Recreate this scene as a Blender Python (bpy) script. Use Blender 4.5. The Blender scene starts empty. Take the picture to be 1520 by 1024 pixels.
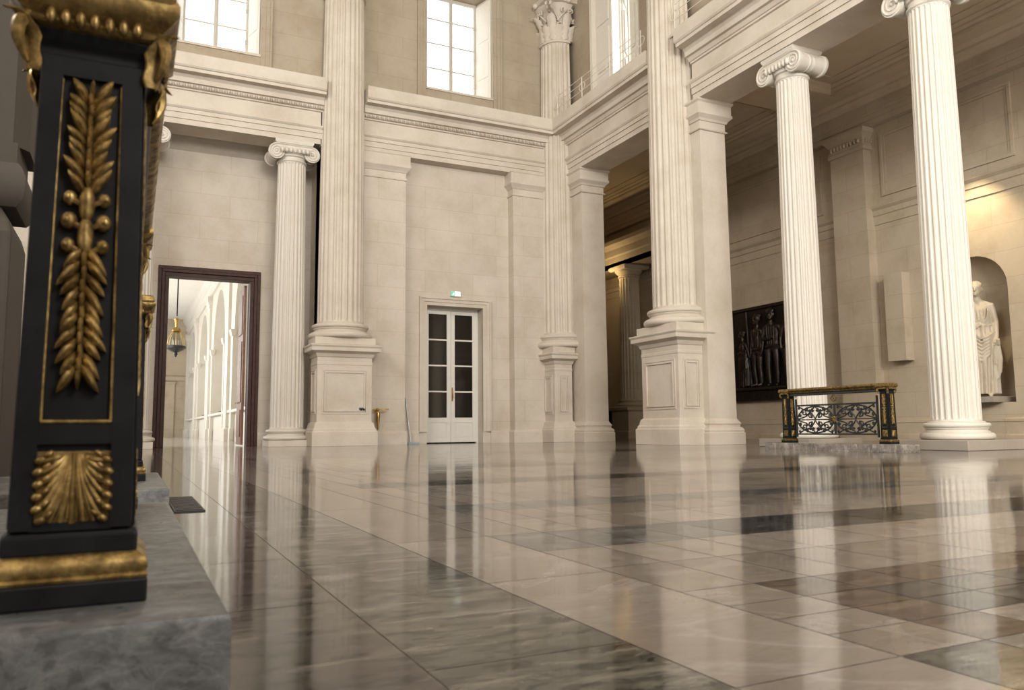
import bpy, math, random
from math import sin, cos, pi, radians, sqrt, atan2
from mathutils import Vector, Matrix
random.seed(7)
SC = bpy.context.scene
COL = SC.collection

# ------------------------------------------------------------------ camera
F_PX, YAW, PIT, ROL = 1170.8, radians(25.782), radians(6.065), radians(-.52)
cd = bpy.data.cameras.new('camera'); cam = bpy.data.objects.new('camera', cd); COL.objects.link(cam)
fw = Vector((sin(YAW) * cos(PIT), cos(YAW) * cos(PIT), sin(PIT)))
r0 = Vector((cos(YAW), -sin(YAW), 0)); u0 = r0.cross(fw)
rt = r0 * cos(ROL) + u0 * sin(ROL); up = u0 * cos(ROL) - r0 * sin(ROL)
M = Matrix((rt, up, -fw)).transposed().to_4x4(); M.translation = Vector((0, 0, .4))
cam.matrix_world = M
cd.sensor_width = 36; cd.lens = F_PX / 1520 * 36; cd.clip_start = .05; cd.clip_end = 300
cd.dof.use_dof = True; cd.dof.focus_distance = 14; cd.dof.aperture_fstop = 7.1
SC.camera = cam

# ------------------------------------------------------------------ sky, daylight, exposure
vs = SC.view_settings
vs.view_transform = 'Standard'; vs.look = 'None'; vs.gamma = 1; vs.use_curve_mapping = False
vs.exposure = 0.52
w = bpy.data.worlds.new('sky'); SC.world = w; w.use_nodes = True
bg = w.node_tree.nodes['Background']; bg.inputs[0].default_value = (.93, .97, 1, 1); bg.inputs[1].default_value = 2.6

def area(name, loc, direction, sx, sy, power, color):
    d = bpy.data.lights.new(name, 'AREA'); d.shape = 'RECTANGLE'; d.size = sx; d.size_y = sy
    d.energy = power; d.color = color
    o = bpy.data.objects.new(name, d); COL.objects.link(o); o.location = loc
    o.rotation_euler = Vector(direction).to_track_quat('-Z', 'Y').to_euler()
    return o
area('daylight_entrance_windows', (0.5, -11.4, 9.6), (0, 1, -.80), 15, 6, 5900, (1, .975, .935))
area('daylight_side_windows', (-7.9, 8.5, 10.0), (1, .1, -.35), 15, 4, 1700, (1, .97, .93))
area('daylight_corridor_windows', (-2.2, 40, 4.2), (1, 0, -.05), 30, 5, 650, (1, .96, .88))

# ------------------------------------------------------------------ materials
def node_mat(name):
    m = bpy.data.materials.new(name); m.use_nodes = True
    nt = m.node_tree
    return m, nt, nt.nodes['Principled BSDF']
def N(nt, t, **kw):
    n = nt.nodes.new(t)
    for k, v in kw.items(): setattr(n, k, v)
    return n
def ramp(nt, src, stops):
    r = N(nt, 'ShaderNodeValToRGB'); nt.links.new(src, r.inputs[0])
    e = r.color_ramp.elements
    while len(e) < len(stops): e.new(.5)
    for i, (p, c) in enumerate(stops): e[i].position = p; e[i].color = (*c, 1)
    return r.outputs[0]
def mapped(nt, scale=(1, 1, 1), rot=(0, 0, 0)):
    t = N(nt, 'ShaderNodeTexCoord'); mp = N(nt, 'ShaderNodeMapping')
    mp.inputs['Scale'].default_value = scale; mp.inputs['Rotation'].default_value = rot
    nt.links.new(t.outputs['Object'], mp.inputs[0]); return mp.outputs[0]
def noise(nt, vec, scale, detail=6, rough=.6, dist=0):
    n = N(nt, 'ShaderNodeTexNoise'); nt.links.new(vec, n.inputs['Vector'])
    n.inputs['Scale'].default_value = scale; n.inputs['Detail'].default_value = detail
    n.inputs['Roughness'].default_value = rough; n.inputs['Distortion'].default_value = dist
    return n.outputs['Fac']
def mix(nt, f, a, b, mode='MIX'):
    n = N(nt, 'ShaderNodeMix', data_type='RGBA', blend_type=mode)
    if isinstance(f, float): n.inputs[0].default_value = f
    else: nt.links.new(f, n.inputs[0])
    for s, v in ((n.inputs[6], a), (n.inputs[7], b)):
        if isinstance(v, tuple): s.default_value = (*v, 1)
        else: nt.links.new(v, s)
    return n.outputs[2]
def bump(nt, b, h, strength, dist=.02):
    n = N(nt, 'ShaderNodeBump'); n.inputs['Strength'].default_value = strength; n.inputs['Distance'].default_value = dist
    nt.links.new(h, n.inputs['Height']); nt.links.new(n.outputs[0], b.inputs['Normal'])

STONE = (.57, .51, .428)
def stone(name, base=STONE, course=None, rough=.75, var=.15):
    m, nt, b = node_mat(name)
    v = mapped(nt)
    n1 = noise(nt, v, 1.1, 5, .6); n2 = noise(nt, v, 14, 6, .7)
    lo = tuple(c * (1 - var * k) for c, k in zip(base, (1.2, 1.5, 1.9))); hi = tuple(min(1, c * (1 + var * .7)) for c in base)
    c = ramp(nt, n1, [(.32, lo), (.52, base), (.70, hi)])
    c = mix(nt, .35, c, ramp(nt, n2, [(.3, tuple(x * .9 for x in base)), (.7, tuple(min(1, x * 1.08) for x in base))]))
    if course:
        tc = N(nt, 'ShaderNodeTexCoord'); sp = N(nt, 'ShaderNodeSeparateXYZ'); cb = N(nt, 'ShaderNodeCombineXYZ')
        nt.links.new(tc.outputs['Object'], sp.inputs[0])
        nt.links.new(sp.outputs[course], cb.inputs[0]); nt.links.new(sp.outputs['Z'], cb.inputs[1])
        br = N(nt, 'ShaderNodeTexBrick'); nt.links.new(cb.outputs[0], br.inputs['Vector'])
        br.inputs['Scale'].default_value = 1; br.inputs['Brick Width'].default_value = 1.5; br.inputs['Row Height'].default_value = .62
        br.inputs['Mortar Size'].default_value = .006; br.inputs['Mortar Smooth'].default_value = .4
        br.inputs['Color1'].default_value = (.95, .94, .93, 1); br.inputs['Color2'].default_value = (1, 1, 1, 1)
        br.inputs['Mortar'].default_value = (.80, .75, .68, 1)
        c = mix(nt, 1.0, c, br.outputs['Color'], 'MULTIPLY')
    nt.links.new(c, b.inputs['Base Color']); b.inputs['Roughness'].default_value = rough
    bump(nt, b, n2, .15, .01)
    return m
M_STONE = stone('limestone')
M_WALLX = stone('limestone_courses_along_x', course='X')
M_WALLY = stone('limestone_courses_along_y', course='Y')
M_AISLE = stone('dimmed_aisle_limestone', tuple(c * k for c, k in zip(STONE, (.82, .76, .66))), course='Y')  # same limestone, its colour lowered to paint in the aisle's dim light
M_UPPER = stone('dimmed_upper_limestone', tuple(c * k for c, k in zip(STONE, (.66, .62, .545))), course='X')  # limestone darkened in colour to put in the weaker light high up
M_PLASTER = stone('ceiling_stone', tuple(c * k for c, k in zip(STONE, (.92, .84, .71))))
M_WHITESTONE = stone('pale_polished_stone', (.60, .555, .482), rough=.5, var=.05)
M_STATUE = stone('statue_marble', (.47, .40, .30), rough=.5, var=.10)
M_GREYBLOCK = stone('grey_stone_block', (.33, .285, .235), rough=.5)

def marble(name, dark, mid, light, scale=2.2, rough=.12, rot=0., stretch=(1, 1, 1), veins=.5, spec=.5, uneven=.0, vein_col=(.9, .88, .85), flecks=.45):
    m, nt, b = node_mat(name)
    v = mapped(nt, stretch, (0, 0, rot))
    n1 = noise(nt, v, scale, 9, .66, 1.2); n2 = noise(nt, v, scale * 4, 8, .7, .8)
    c = ramp(nt, n1, [(.30, dark), (.5, mid), (.72, light)])
    c = mix(nt, .4, c, ramp(nt, n2, [(.35, dark), (.55, mid), (.75, light)]))
    n3 = noise(nt, v, scale * .9, 6, .55, 2.6)
    a = N(nt, 'ShaderNodeMath', operation='SUBTRACT'); a.inputs[1].default_value = .5; nt.links.new(n3, a.inputs[0])
    ab = N(nt, 'ShaderNodeMath', operation='ABSOLUTE'); nt.links.new(a.outputs[0], ab.inputs[0])
    vf = ramp(nt, ab.outputs[0], [(.0, (veins,) * 3), (.03, (0, 0, 0)), (1, (0, 0, 0))])
    c = mix(nt, vf, c, vein_col)
    v3 = mapped(nt, (6, 19, 9), (0, 0, rot + .5)); n4 = noise(nt, v3, 1.5, 7, .72, .9)
    c = mix(nt, ramp(nt, n4, [(.50, (0, 0, 0)), (.56, (flecks,) * 3)]), c, tuple(x * .35 for x in dark))
    n5 = noise(nt, v3, .6, 6, .7, .5)
    c = mix(nt, ramp(nt, n5, [(.51, (0, 0, 0)), (.62, (min(1, flecks * .9),) * 3)]), c, tuple(min(1, x * 1.7) for x in light))
    nt.links.new(c, b.inputs['Base Color'])
    b.inputs['Specular IOR Level'].default_value = spec
    nt.links.new(ramp(nt, n2, [(.3, (rough * .7,) * 3), (.7, (rough * 1.5,) * 3)]), b.inputs['Roughness'])
    if uneven:
        v2 = mapped(nt, (.22, 1.1, 1)); bump(nt, b, noise(nt, v2, 1.5, 5, .62), uneven, .05)
    return m
FL = dict(rough=.075, spec=.27, uneven=.034)
M_FLOOR = [
    marble('floor_grout', (0.072, 0.058, 0.043), (0.087, 0.072, 0.058), (0.102, 0.087, 0.072), veins=0, rough=.5),
    marble('floor_beige_marble', (0.1146, 0.0958, 0.0775), (0.1379, 0.1170, 0.0954), (0.1572, 0.1342, 0.1124), 1.3, veins=.05, flecks=0.16, **FL),
    marble('floor_pale_beige_marble', (0.1490, 0.1271, 0.1036), (0.1700, 0.1451, 0.1214), (0.1868, 0.1632, 0.1367), 1.1, veins=.06, rot=.8, flecks=0.12, **FL),
    marble('floor_grey_marble', (0.0323, 0.0306, 0.0260), (0.0667, 0.0634, 0.0527), (0.0976, 0.0898, 0.0752), 2.4, stretch=(1, 2.6, 1), rot=.25, veins=.22, vein_col=(0.1426, 0.1330, 0.1131), flecks=0.90, **FL),
    marble('floor_grey_brown_marble', (0.0271, 0.0226, 0.0197), (0.0474, 0.0405, 0.0349), (0.0695, 0.0595, 0.0513), 2.6, stretch=(.7, 3.2, 1), rot=-.1, veins=.3, vein_col=(0.1001, 0.0880, 0.0771), flecks=0.85, **FL),
    marble('floor_brown_marble', (0.0364, 0.0259, 0.0197), (0.0609, 0.0448, 0.0341), (0.0922, 0.0690, 0.0520), 3.0, stretch=(1, 2, 1), veins=.15, vein_col=(0.1835, 0.1501, 0.1176), **FL),
    marble('floor_dark_marble', (0.0178, 0.0182, 0.0162), (0.0331, 0.0314, 0.0301), (0.0582, 0.0578, 0.0523), 3.0, stretch=(1, 2, 1), rot=.5, veins=.15, vein_col=(0.1755, 0.1733, 0.1621), **FL),
    marble('floor_white_marble', (0.450, 0.420, 0.377), (0.522, 0.493, 0.450), (0.580, 0.551, 0.507), 1.0, veins=.0, flecks=0.00, **FL),
    marble('floor_bluegrey_marble', (0.0456, 0.0466, 0.0446), (0.0764, 0.0772, 0.0733), (0.1117, 0.1100, 0.1021), 2.4, stretch=(1, 3, 1), veins=.3, vein_col=(0.2131, 0.2061, 0.1878), **FL),
]
M_PLINTHWARM = marble('brown_grey_veined_marble', (.10, .085, .07), (.19, .165, .14), (.30, .27, .235), 6.0, rough=.3, veins=.15, rot=.3, stretch=(1, 1, 2.4), vein_col=(.42, .39, .35))
M_PLINTH = marble('grey_veined_marble', (.034, .036, .037), (.080, .081, .081), (.15, .15, .147), 7.0, rough=.34, veins=.12, rot=.6, stretch=(1, 1, 1.8), vein_col=(.30, .30, .29), flecks=.45)

def simple(name, col, rough=.5, metal=0., var=.0, spec=.5, bscale=0, bstr=.2):
    m, nt, b = node_mat(name)
    if var:
        n = noise(nt, mapped(nt), bscale or 9, 6, .65)
        c = ramp(nt, n, [(.3, tuple(x * (1 - var) for x in col)), (.7, tuple(min(1, x * (1 + var)) for x in col))])
        nt.links.new(c, b.inputs['Base Color'])
        bump(nt, b, n, bstr, .004)
    else: b.inputs['Base Color'].default_value = (*col, 1)
    b.inputs['Roughness'].default_value = rough; b.inputs['Metallic'].default_value = metal
    b.inputs['Specular IOR Level'].default_value = spec
    return m
M_BLACK = simple('black_painted_iron', (.008, .0085, .0095), .42, 0, .35, .14, 18, .15)
M_EDGE = simple('worn_black_iron_edge', (.045, .05, .052), .30, 0, .5, .6, 25)
M_IRON = simple('dark_green_black_iron', (.013, .015, .015), .4, 0, .3, .5, 30)
M_WOOD = simple('dark_mahogany', (.046, .0175, .012), .5, 0, .4, .22, 6, .1)
M_WOODLIGHT = simple('reddish_oak', (.20, .085, .045), .45, 0, .3, .4, 8)
M_DARKWOOD = simple('dark_brown_wood', (.022, .014, .008), .6, 0, .3, .2, 6)
M_SHADEDSTONE = stone('shade_darkened_stone', (.05, .04, .031))  # pier stone, its colour darkened so that it looks shaded
M_BRONZE = simple('dark_bronze', (.045, .035, .028), .38, .75, .45, .5, 12, .4)
M_BRASS = simple('brass', (.42, .27, .09), .32, 1, .25, .5, 20)
M_WHITE = simple('white_grey_paint', (.66, .63, .57), .45, 0, .03)
M_SHUTTER = simple('cream_painted_shutter', (.70, .66, .57), .5, 0, .03)
M_FRAME = simple('grey_window_paint', (.50, .46, .39), .5, 0, .04)
M_DARKGLASS = simple('dark_door_glass', (.012, .010, .008), .08, 0, 0, .6)
M_GREYPLASTIC = simple('dark_grey_plastic', (.06, .07, .075), .5)
M_METAL = simple('grey_metal', (.45, .47, .47), .35, .8)
M_STEELBLUE = simple('pale_grey_plastic', (.36, .40, .41), .45)
M_GRATE = simple('dark_grate_metal', (.03, .03, .028), .45, .4)

def gilt():
    m, nt, b = node_mat('worn_gilding')
    v = mapped(nt)
    n = noise(nt, v, 35, 7, .7); n2 = noise(nt, v, 9, 4, .6)
    c = ramp(nt, n, [(.30, (.05, .034, .013)), (.48, (.22, .145, .05)), (.70, (.56, .40, .16))])
    c = mix(nt, ramp(nt, n2, [(.35, (.45,) * 3), (.6, (0, 0, 0))]), c, (.10, .06, .018))
    nt.links.new(c, b.inputs['Base Color']); b.inputs['Metallic'].default_value = .85
    r = ramp(nt, n, [(.3, (.6,) * 3), (.7, (.30,) * 3)]); nt.links.new(r, b.inputs['Roughness'])
    bump(nt, b, n, .2, .003)
    return m
M_GOLD = gilt()

def glass(name, tint=(1, 1, 1), refl=.06):
    m = bpy.data.materials.new(name); m.use_nodes = True; nt = m.node_tree
    nt.nodes.remove(nt.nodes['Principled BSDF']); out = nt.nodes['Material Output']
    t = N(nt, 'ShaderNodeBsdfTransparent'); t.inputs[0].default_value = (*tint, 1)
    g = N(nt, 'ShaderNodeBsdfGlossy'); g.inputs['Roughness'].default_value = .03
    mx = N(nt, 'ShaderNodeMixShader'); 
    mx.inputs[0].default_value = refl; nt.links.new(t.outputs[0], mx.inputs[1]); nt.links.new(g.outputs[0], mx.inputs[2])
    nt.links.new(mx.outputs[0], out.inputs[0])
    return m
M_GLASS = glass('window_glass')
M_LANTERNGLASS = glass('lantern_glass', (.80, .82, .78))

def emit(name, col, s):
    m, nt, b = node_mat(name)
    b.inputs['Base Color'].default_value = (*col, 1)
    b.inputs['Emission Color'].default_value = (*col, 1); b.inputs['Emission Strength'].default_value = s
    return m
M_SIGNGREEN = emit('lit_green_sign', (.10, .42, .26), .6)
M_SIGNWHITE = emit('lit_white_sign', (.80, .92, .86), .75)
M_BULB = emit('warm_bulb', (1, .80, .45), 2)

# ------------------------------------------------------------------ mesh building
class MB:
    def __init__(s): s.v = []; s.f = []; s.mi = []
    def add(s, vs, fs, mi=0):
        o = len(s.v); s.v += [tuple(p) for p in vs]; s.f += [tuple(i + o for i in f) for f in fs]; s.mi += [mi] * len(fs); return s
    def box(s, x0, x1, y0, y1, z0, z1, mi=0):
        return s.add([(x0, y0, z0), (x1, y0, z0), (x1, y1, z0), (x0, y1, z0), (x0, y0, z1), (x1, y0, z1), (x1, y1, z1), (x0, y1, z1)],
              [(0, 3, 2, 1), (4, 5, 6, 7), (0, 1, 5, 4), (1, 2, 6, 5), (2, 3, 7, 6), (3, 0, 4, 7)], mi)
    def obox(s, c, ax, ay, az, mi=0):           # centre and three half-axis vectors
        c, ax, ay, az = map(Vector, (c, ax, ay, az)); vs = []
        for k in (-1, 1):
            for i, j in ((-1, -1), (1, -1), (1, 1), (-1, 1)): vs.append(c + ax * i + ay * j + az * k)
        return s.add(vs, [(0, 3, 2, 1), (4, 5, 6, 7), (0, 1, 5, 4), (1, 2, 6, 5), (2, 3, 7, 6), (3, 0, 4, 7)], mi)
    def rect_stack(s, x0, x1, y0, y1, prof, mi=0, caps=True):   # (offset, z) rings round a rectangle
        vs = []
        for p, z in prof: vs += [(x0 - p, y0 - p, z), (x1 + p, y0 - p, z), (x1 + p, y1 + p, z), (x0 - p, y1 + p, z)]
        fs = []
        for i in range(len(prof) - 1):
            for k in range(4): a, b = i * 4 + k, i * 4 + (k + 1) % 4; fs.append((a, b, b + 4, a + 4))
        if caps: fs += [(3, 2, 1, 0), tuple(len(vs) - 4 + k for k in range(4))]
        return s.add(vs, fs, mi)
    def lathe(s, prof, c=(0, 0, 0), n=48, a0=0., a1=2 * pi, axis='Z', caps=True, mi=0):
        full = abs(a1 - a0 - 2 * pi) < 1e-6; m = n if full else n + 1; vs = []
        for r, z in prof:
            for i in range(m):
                a = a0 + (a1 - a0) * i / n; p = (r * cos(a), r * sin(a), z)
                if axis == 'X': p = (p[2], p[0], p[1])
                elif axis == 'Y': p = (p[0], p[2], p[1])
                vs.append((p[0] + c[0], p[1] + c[1], p[2] + c[2]))
        fs = []
        for j in range(len(prof) - 1):
            for i in range(n):
                a, b = j * m + i, j * m + (i + 1) % m
                fs.append((a, b, b + m, a + m))
        if caps:
            fs += [tuple(range(m))[::-1], tuple(len(vs) - m + i for i in range(m))]
        return s.add(vs, fs, mi)
    def tube(s, pts, rad, n=8, closed=False, mi=0):
        pts = [Vector(p) for p in pts]; k = len(pts)
        rs = rad if isinstance(rad, (list, tuple)) else [rad] * k
        vs = []; prev = None
        for i, p in enumerate(pts):
            if closed: t = pts[(i + 1) % k] - pts[i - 1]
            else: t = pts[min(i + 1, k - 1)] - pts[max(i - 1, 0)]
            t.normalize()
            if prev is None:
                a = Vector((0, 0, 1)) if abs(t.z) < .9 else Vector((1, 0, 0)); nn = t.cross(a).normalized()
            else: nn = (prev - t * prev.dot(t)); nn = nn.normalized() if nn.length > 1e-6 else prev
            prev = nn; bb = t.cross(nn)
            for j in range(n):
                a = 2 * pi * j / n; vs.append(p + (nn * cos(a) + bb * sin(a)) * rs[i])
        fs = []
        for i in range(k if closed else k - 1):
            for j in range(n):
                a, b = i * n + j, i * n + (j + 1) % n; c = (i + 1) % k * n
                fs.append((a, b, c + (j + 1) % n, c + j))
        if not closed: fs += [tuple(range(n))[::-1], tuple((k - 1) * n + j for j in range(n))]
        return s.add(vs, fs, mi)
    def ball(s, c, r, n=10, m=7, mi=0, rot=None):
        rx, ry, rz = r if isinstance(r, (tuple, list)) else (r, r, r); vs = []
        for j in range(m + 1):
            b = -pi / 2 + pi * j / m
            for i in range(n):
                a = 2 * pi * i / n; p = Vector((rx * cos(b) * cos(a), ry * cos(b) * sin(a), rz * sin(b)))
                if rot is not None: p = rot @ p
                vs.append((p[0] + c[0], p[1] + c[1], p[2] + c[2]))
        fs = [(j * n + i, j * n + (i + 1) % n, (j + 1) * n + (i + 1) % n, (j + 1) * n + i) for j in range(m) for i in range(n)]
        return s.add(vs, fs, mi)
    def sweep(s, prof, a, b, out, mi=0):        # moulding: (projection, z) profile run from a to b, projecting along out
        a, b, out = Vector((*a, 0)), Vector((*b, 0)), Vector((*out, 0)); k = len(prof); vs = []
        for q in (a, b): vs += [q + out * p + Vector((0, 0, z)) for p, z in prof]
        fs = [(i, i + 1, k + i + 1, k + i) for i in range(k - 1)] + [(k - 1, 0, k, 2 * k - 1)]
        fs += [tuple(range(k))[::-1], tuple(range(k, 2 * k))]
        return s.add(vs, fs, mi)
    def build(s, name, mat, parent=None, smooth=None, loc=None, bevel=0):
        me = bpy.data.meshes.new(name); me.from_pydata([tuple(p) for p in s.v], [], s.f)
        for m in (mat if isinstance(mat, list) else [mat]): me.materials.append(m)
        if isinstance(mat, list): me.polygons.foreach_set('material_index', s.mi)
        import bmesh
        bm = bmesh.new(); bm.from_mesh(me); bmesh.ops.recalc_face_normals(bm, faces=bm.faces); bm.to_mesh(me); bm.free()
        if smooth is not None:
            me.polygons.foreach_set('use_smooth', [True] * len(me.polygons)); me.set_sharp_from_angle(angle=radians(smooth))
        me.update()
        o = bpy.data.objects.new(name, me); COL.objects.link(o)
        if loc is not None: o.location = loc
        if parent is not None: o.parent = parent
        if bevel:
            bv = o.modifiers.new('bevel', 'BEVEL'); bv.width = bevel; bv.segments = 2; bv.limit_method = 'ANGLE'
        return o

def thing(name, label, cat, loc=(0, 0, 0), rz=0., group=None):
    o = bpy.data.objects.new(name, None); COL.objects.link(o); o.location = loc; o.rotation_euler = (0, 0, rz)
    o.empty_display_size = .1
    return tag(o, label, cat, group)
def tag(o, label, cat, group=None):
    o['label'] = label; o['category'] = cat
    if group: o['group'] = group
    return o
def struct(o): o['kind'] = 'structure'; return o
def dup(root, loc, label, group=None, rz=0.):
    r = root.copy(); COL.objects.link(r); r.location = loc; r.rotation_euler = (0, 0, rz); r['label'] = label
    if group: r['group'] = group
    for ch in list(root.children):
        c = ch.copy(); COL.objects.link(c); c.parent = r
        for g in list(ch.children):
            d = g.copy(); COL.objects.link(d); d.parent = c
    return r

# ================================================================== SETTING
XR, YB = 11.79, 20.9            # architrave planes of the right colonnade and the back wall
XA = 17.8                       # aisle wall
# ---- floor
def floor():
    mb = MB()
    xs = [-9, -6, -4.2, -2.6, -1.4, -.75, -.3, .12, .46, .855, 1.225, 1.457, 1.66, 1.86, 2.09, 2.47, 2.92, 3.35, 3.8, 4.5, 5.2, 6.0, 6.9, 7.8, 8.8, 9.8, 10.8, 11.8, 12.8, 14.2, 15.8, 17.8, 19]
    ys = [-3, -1.5, -.6, .1, .55, .99, 1.15, 1.29, 1.43, 1.605, 1.98, 2.34, 2.76, 3.2, 3.62, 3.95, 4.6, 5.4, 5.9, 6.9, 7.6, 8.6, 9.2, 10.4, 11.4, 12.6, 13.8, 15.0, 16.4, 17.9, 19.4, 20.9, 22.4, 25, 28.5]
    rnd = random.Random(3)
    def put(x0, x1, y0, y1, mi, g=.0016):
        mb.add([(x0 + g, y0 + g, 0), (x1 - g, y0 + g, 0), (x1 - g, y1 - g, 0), (x0 + g, y1 - g, 0)], [(0, 1, 2, 3)], mi)
    def runs(x0, x1, cuts, mi, alt=None):       # one lengthwise band cut at the given y
        for i in range(len(cuts) - 1):
            m = mi if alt is None or rnd.random() < .6 else alt
            put(x0, x1, cuts[i], cuts[i + 1], m)
    runs(.46, .855, [-3, .1, 1.29, 2.43, 3.3, 4.17, 5.6, 7.3, 9.2, 11.4, 13.8, 16.4, 19.4, 22.4], 3)
    runs(.12, .46, [-3, .8, 1.9, 2.6, 3.9, 5.2, 6.9, 9.2, 12.6, 16.4, 22.4], 4)
    runs(.855, 1.225, [-3, .99, 1.93, 2.76, 4.03, 5.4, 6.9, 9.2, 11.4, 15, 19.4, 22.4], 2, 1)
    for i in range(len(xs) - 1):
        for j in range(len(ys) - 1):
            x0, x1, y0, y1 = xs[i], xs[i + 1], ys[j], ys[j + 1]
            xm, ym = (x0 + x1) / 2, (y0 + y1) / 2
            if .12 < xm < 1.225 and ym < 22.4: continue
            if ym > 22.4 and xm < 10: continue
            if xm < .12: mi = 4
            elif xm < 1.457:
                mi = 1 if ym > .99 else 3
                if 2.34 < ym < 2.76: mi = 8
            elif ym < 1.605:
                u, v = xm, ym
                if ym < .99: mi = rnd.choice((5, 8, 1))
                elif 1.15 < ym < 1.43 and xm > 1.66:
                    mi = 6 if (int((xm - 1.66) / .38) % 2 == 0) else 8
                    if xm > 2.0: mi = rnd.choice((5, 6, 1))
                elif ym > 1.43: mi = 5
                elif ym < 1.15 and xm > 1.66: mi = 1
                else: mi = 5
            elif ym < 2.34: mi = 1 if ym < 1.98 else 2
            elif ym < 2.76: mi = 6 if xm > 2.1 else 8
            elif 3.62 < ym < 3.95: mi = 8
            elif 5.4 < ym < 5.9: mi = 6 if rnd.random() < .3 else 4
            elif 7.6 < ym < 8.6 or 11.4 < ym < 12.6: mi = rnd.choice((4, 1))
            else: mi = rnd.choice((1, 2, 2))
            put(x0, x1, y0, y1, mi)
    mb.add([(-9, -3, -.001), (19, -3, -.001), (19, 28.5, -.001), (-9, 28.5, -.001)], [(0, 1, 2, 3)], 0)
    mb.add([(-2.4, 22.4, 0), (4.9, 22.4, 0), (4.9, 66, 0), (-2.4, 66, 0)], [(0, 1, 2, 3)], 7)
    mb.box(-9, 19, -3, 28.5, -.2, -.002, 0)
    return struct(mb.build('floor', M_FLOOR))
floor()

def wall(name, axis, p0, p1, u0, u1, z0, z1, mat, holes=()):
    mb = MB(); us = sorted({u0, u1, *[h[0] for h in holes], *[h[1] for h in holes]})
    for a, b in zip(us, us[1:]):
        m = (a + b) / 2; cuts = sorted((h[2], h[3]) for h in holes if h[0] <= m <= h[1]); z = z0
        for c0, c1 in cuts + [(z1, z1)]:
            if c0 > z + 1e-6:
                if axis == 'X': mb.box(a, b, p0, p1, z, c0)
                else: mb.box(p0, p1, a, b, z, c0)
            z = max(z, c1)
    return struct(mb.build(name, mat))

# ---- back wall of the hall
DX0, DX1, DZ = 7.56, 9.30, 3.96      # glazed door opening
BX0, BX1, BZ = .79, 2.84, 4.50       # brown doorway opening
W2, W1 = 8.54, 1.70                  # upper window centres
wall('wall_back', 'X', 21.25, 21.75, 4.46, 12.72, 0, 9.8, M_WALLX, [(DX0, DX1, 0, DZ)])
wall('wall_back_recess', 'X', 22.4, 22.8, -7, 4.95, 0, 9.2, M_WALLX, [(BX0 - .02, BX1 + .02, 0, BZ + .02)])
wall('wall_recess_side', 'Y', 4.46, 4.8, 21.25, 22.4, 0, 8.6, M_WALLY)
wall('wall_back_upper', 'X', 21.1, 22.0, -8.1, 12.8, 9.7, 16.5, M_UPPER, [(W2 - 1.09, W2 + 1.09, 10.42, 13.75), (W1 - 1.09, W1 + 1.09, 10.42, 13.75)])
mb = MB(); mb.box(-5.2, 1.3, -3.7, -2.7, 0, 9.5); struct(mb.build('wall_added_shade_pier', M_WALLX))  # unseen pier added behind the camera to shade the near post and floor
wall('wall_left', 'Y', -8.6, -8.1, -12, 22.4, 0, 16.5, M_WALLY, [(1, 4, 10.4, 14.5), (7, 10, 10.4, 14.5), (13, 16, 10.4, 14.5)])
mb = MB(); mb.box(-8.6, 12.9, -12.4, 22.2, 16.5, 16.8); struct(mb.build('ceiling', M_PLASTER))
wall('wall_entrance', 'X', -12.4, -11.9, -8.6, 18.4, 0, 16.5, M_WALLX, [(-6, -2.5, 4.2, 12.5), (-.2, 3.3, 4.2, 12.5), (5.5, 9, 4.2, 12.5)])
mb = MB(); mb.box(-7, 4.5, 21.72, 22.4, 8.6, 8.8); struct(mb.build('ceiling_back_recess', M_PLASTER))
mb = MB(); mb.sweep([(0, 7.95), (.10, 8.02), (.14, 8.2), (.22, 8.3), (.3, 8.6), (0, 8.6)], (-7, 22.4), (4.46, 22.4), (0, -1)); struct(mb.build('trim_recess_cornice', M_STONE))

P_ENT = [(-.3, 8.13), (0, 8.13), (0, 8.27), (.03, 8.27), (.03, 8.42), (.06, 8.42), (.06, 8.52), (.08, 8.53), (.11, 8.57), (.11, 8.61), (.0, 8.63), (.0, 9.02),
         (.05, 9.03), (.05, 9.07), (.08, 9.08), (.13, 9.16), (.2, 9.17), (.2, 9.29), (.24, 9.33), (.26, 9.36), (.46, 9.36), (.46, 9.44), (.49, 9.45), (.52, 9.49), (.52, 9.80), (-.3, 9.83)]
def entablature(name, a, b, out, depth, eggs=True):
    prof = [(-depth, 8.13)] + P_ENT[1:-1] + [(-depth, 9.83)]
    mb = MB(); mb.sweep(prof, a, b, out); o = struct(mb.build(name, M_STONE, smooth=25))
    if eggs:
        e = MB(); a3, b3, o3 = Vector((*a, 0)), Vector((*b, 0)), Vector((*out, 0)); L = (b3 - a3).length; n = int(L / .125)
        d = (b3 - a3) / L
        for i in range(n):
            q = a3 + d * ((i + .5) * L / n) + o3 * .115 + Vector((0, 0, 9.115))
            e.ball(q, (.042, .042, .05), 6, 4)
            e.obox(q + d * (L / n / 2) + Vector((0, 0, .0)), d * .007, o3 * .03, Vector((0, 0, .045)))
        eo = e.build('egg_and_dart', M_STONE, o, smooth=60)
    return o
entablature('trim_entablature_left_bay', (-7, YB), (4.42, YB), (0, -1), .8)
entablature('trim_entablature_door_bay', (5.54, YB), (XR - .45, YB), (0, -1), .4)
entablature('trim_entablature_corner_bay', (XR, 20.45), (XR, 15.52), (-1, 0), .93, False)
entablature('trim_entablature_colonnade', (XR, 14.38), (XR, -12), (-1, 0), .93, False)
mb = MB(); mb.box(4.38, 5.58, YB + .0, 21.6, 8.1, 9.8); mb.box(XR + .02, 12.7, 14.5, 16, 8.1, 9.8); mb.box(XR + .02, 12.9, 20.2, 21.6, 8.1, 9.8)
struct(mb.build('wall_column_backing', M_STONE))

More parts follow.
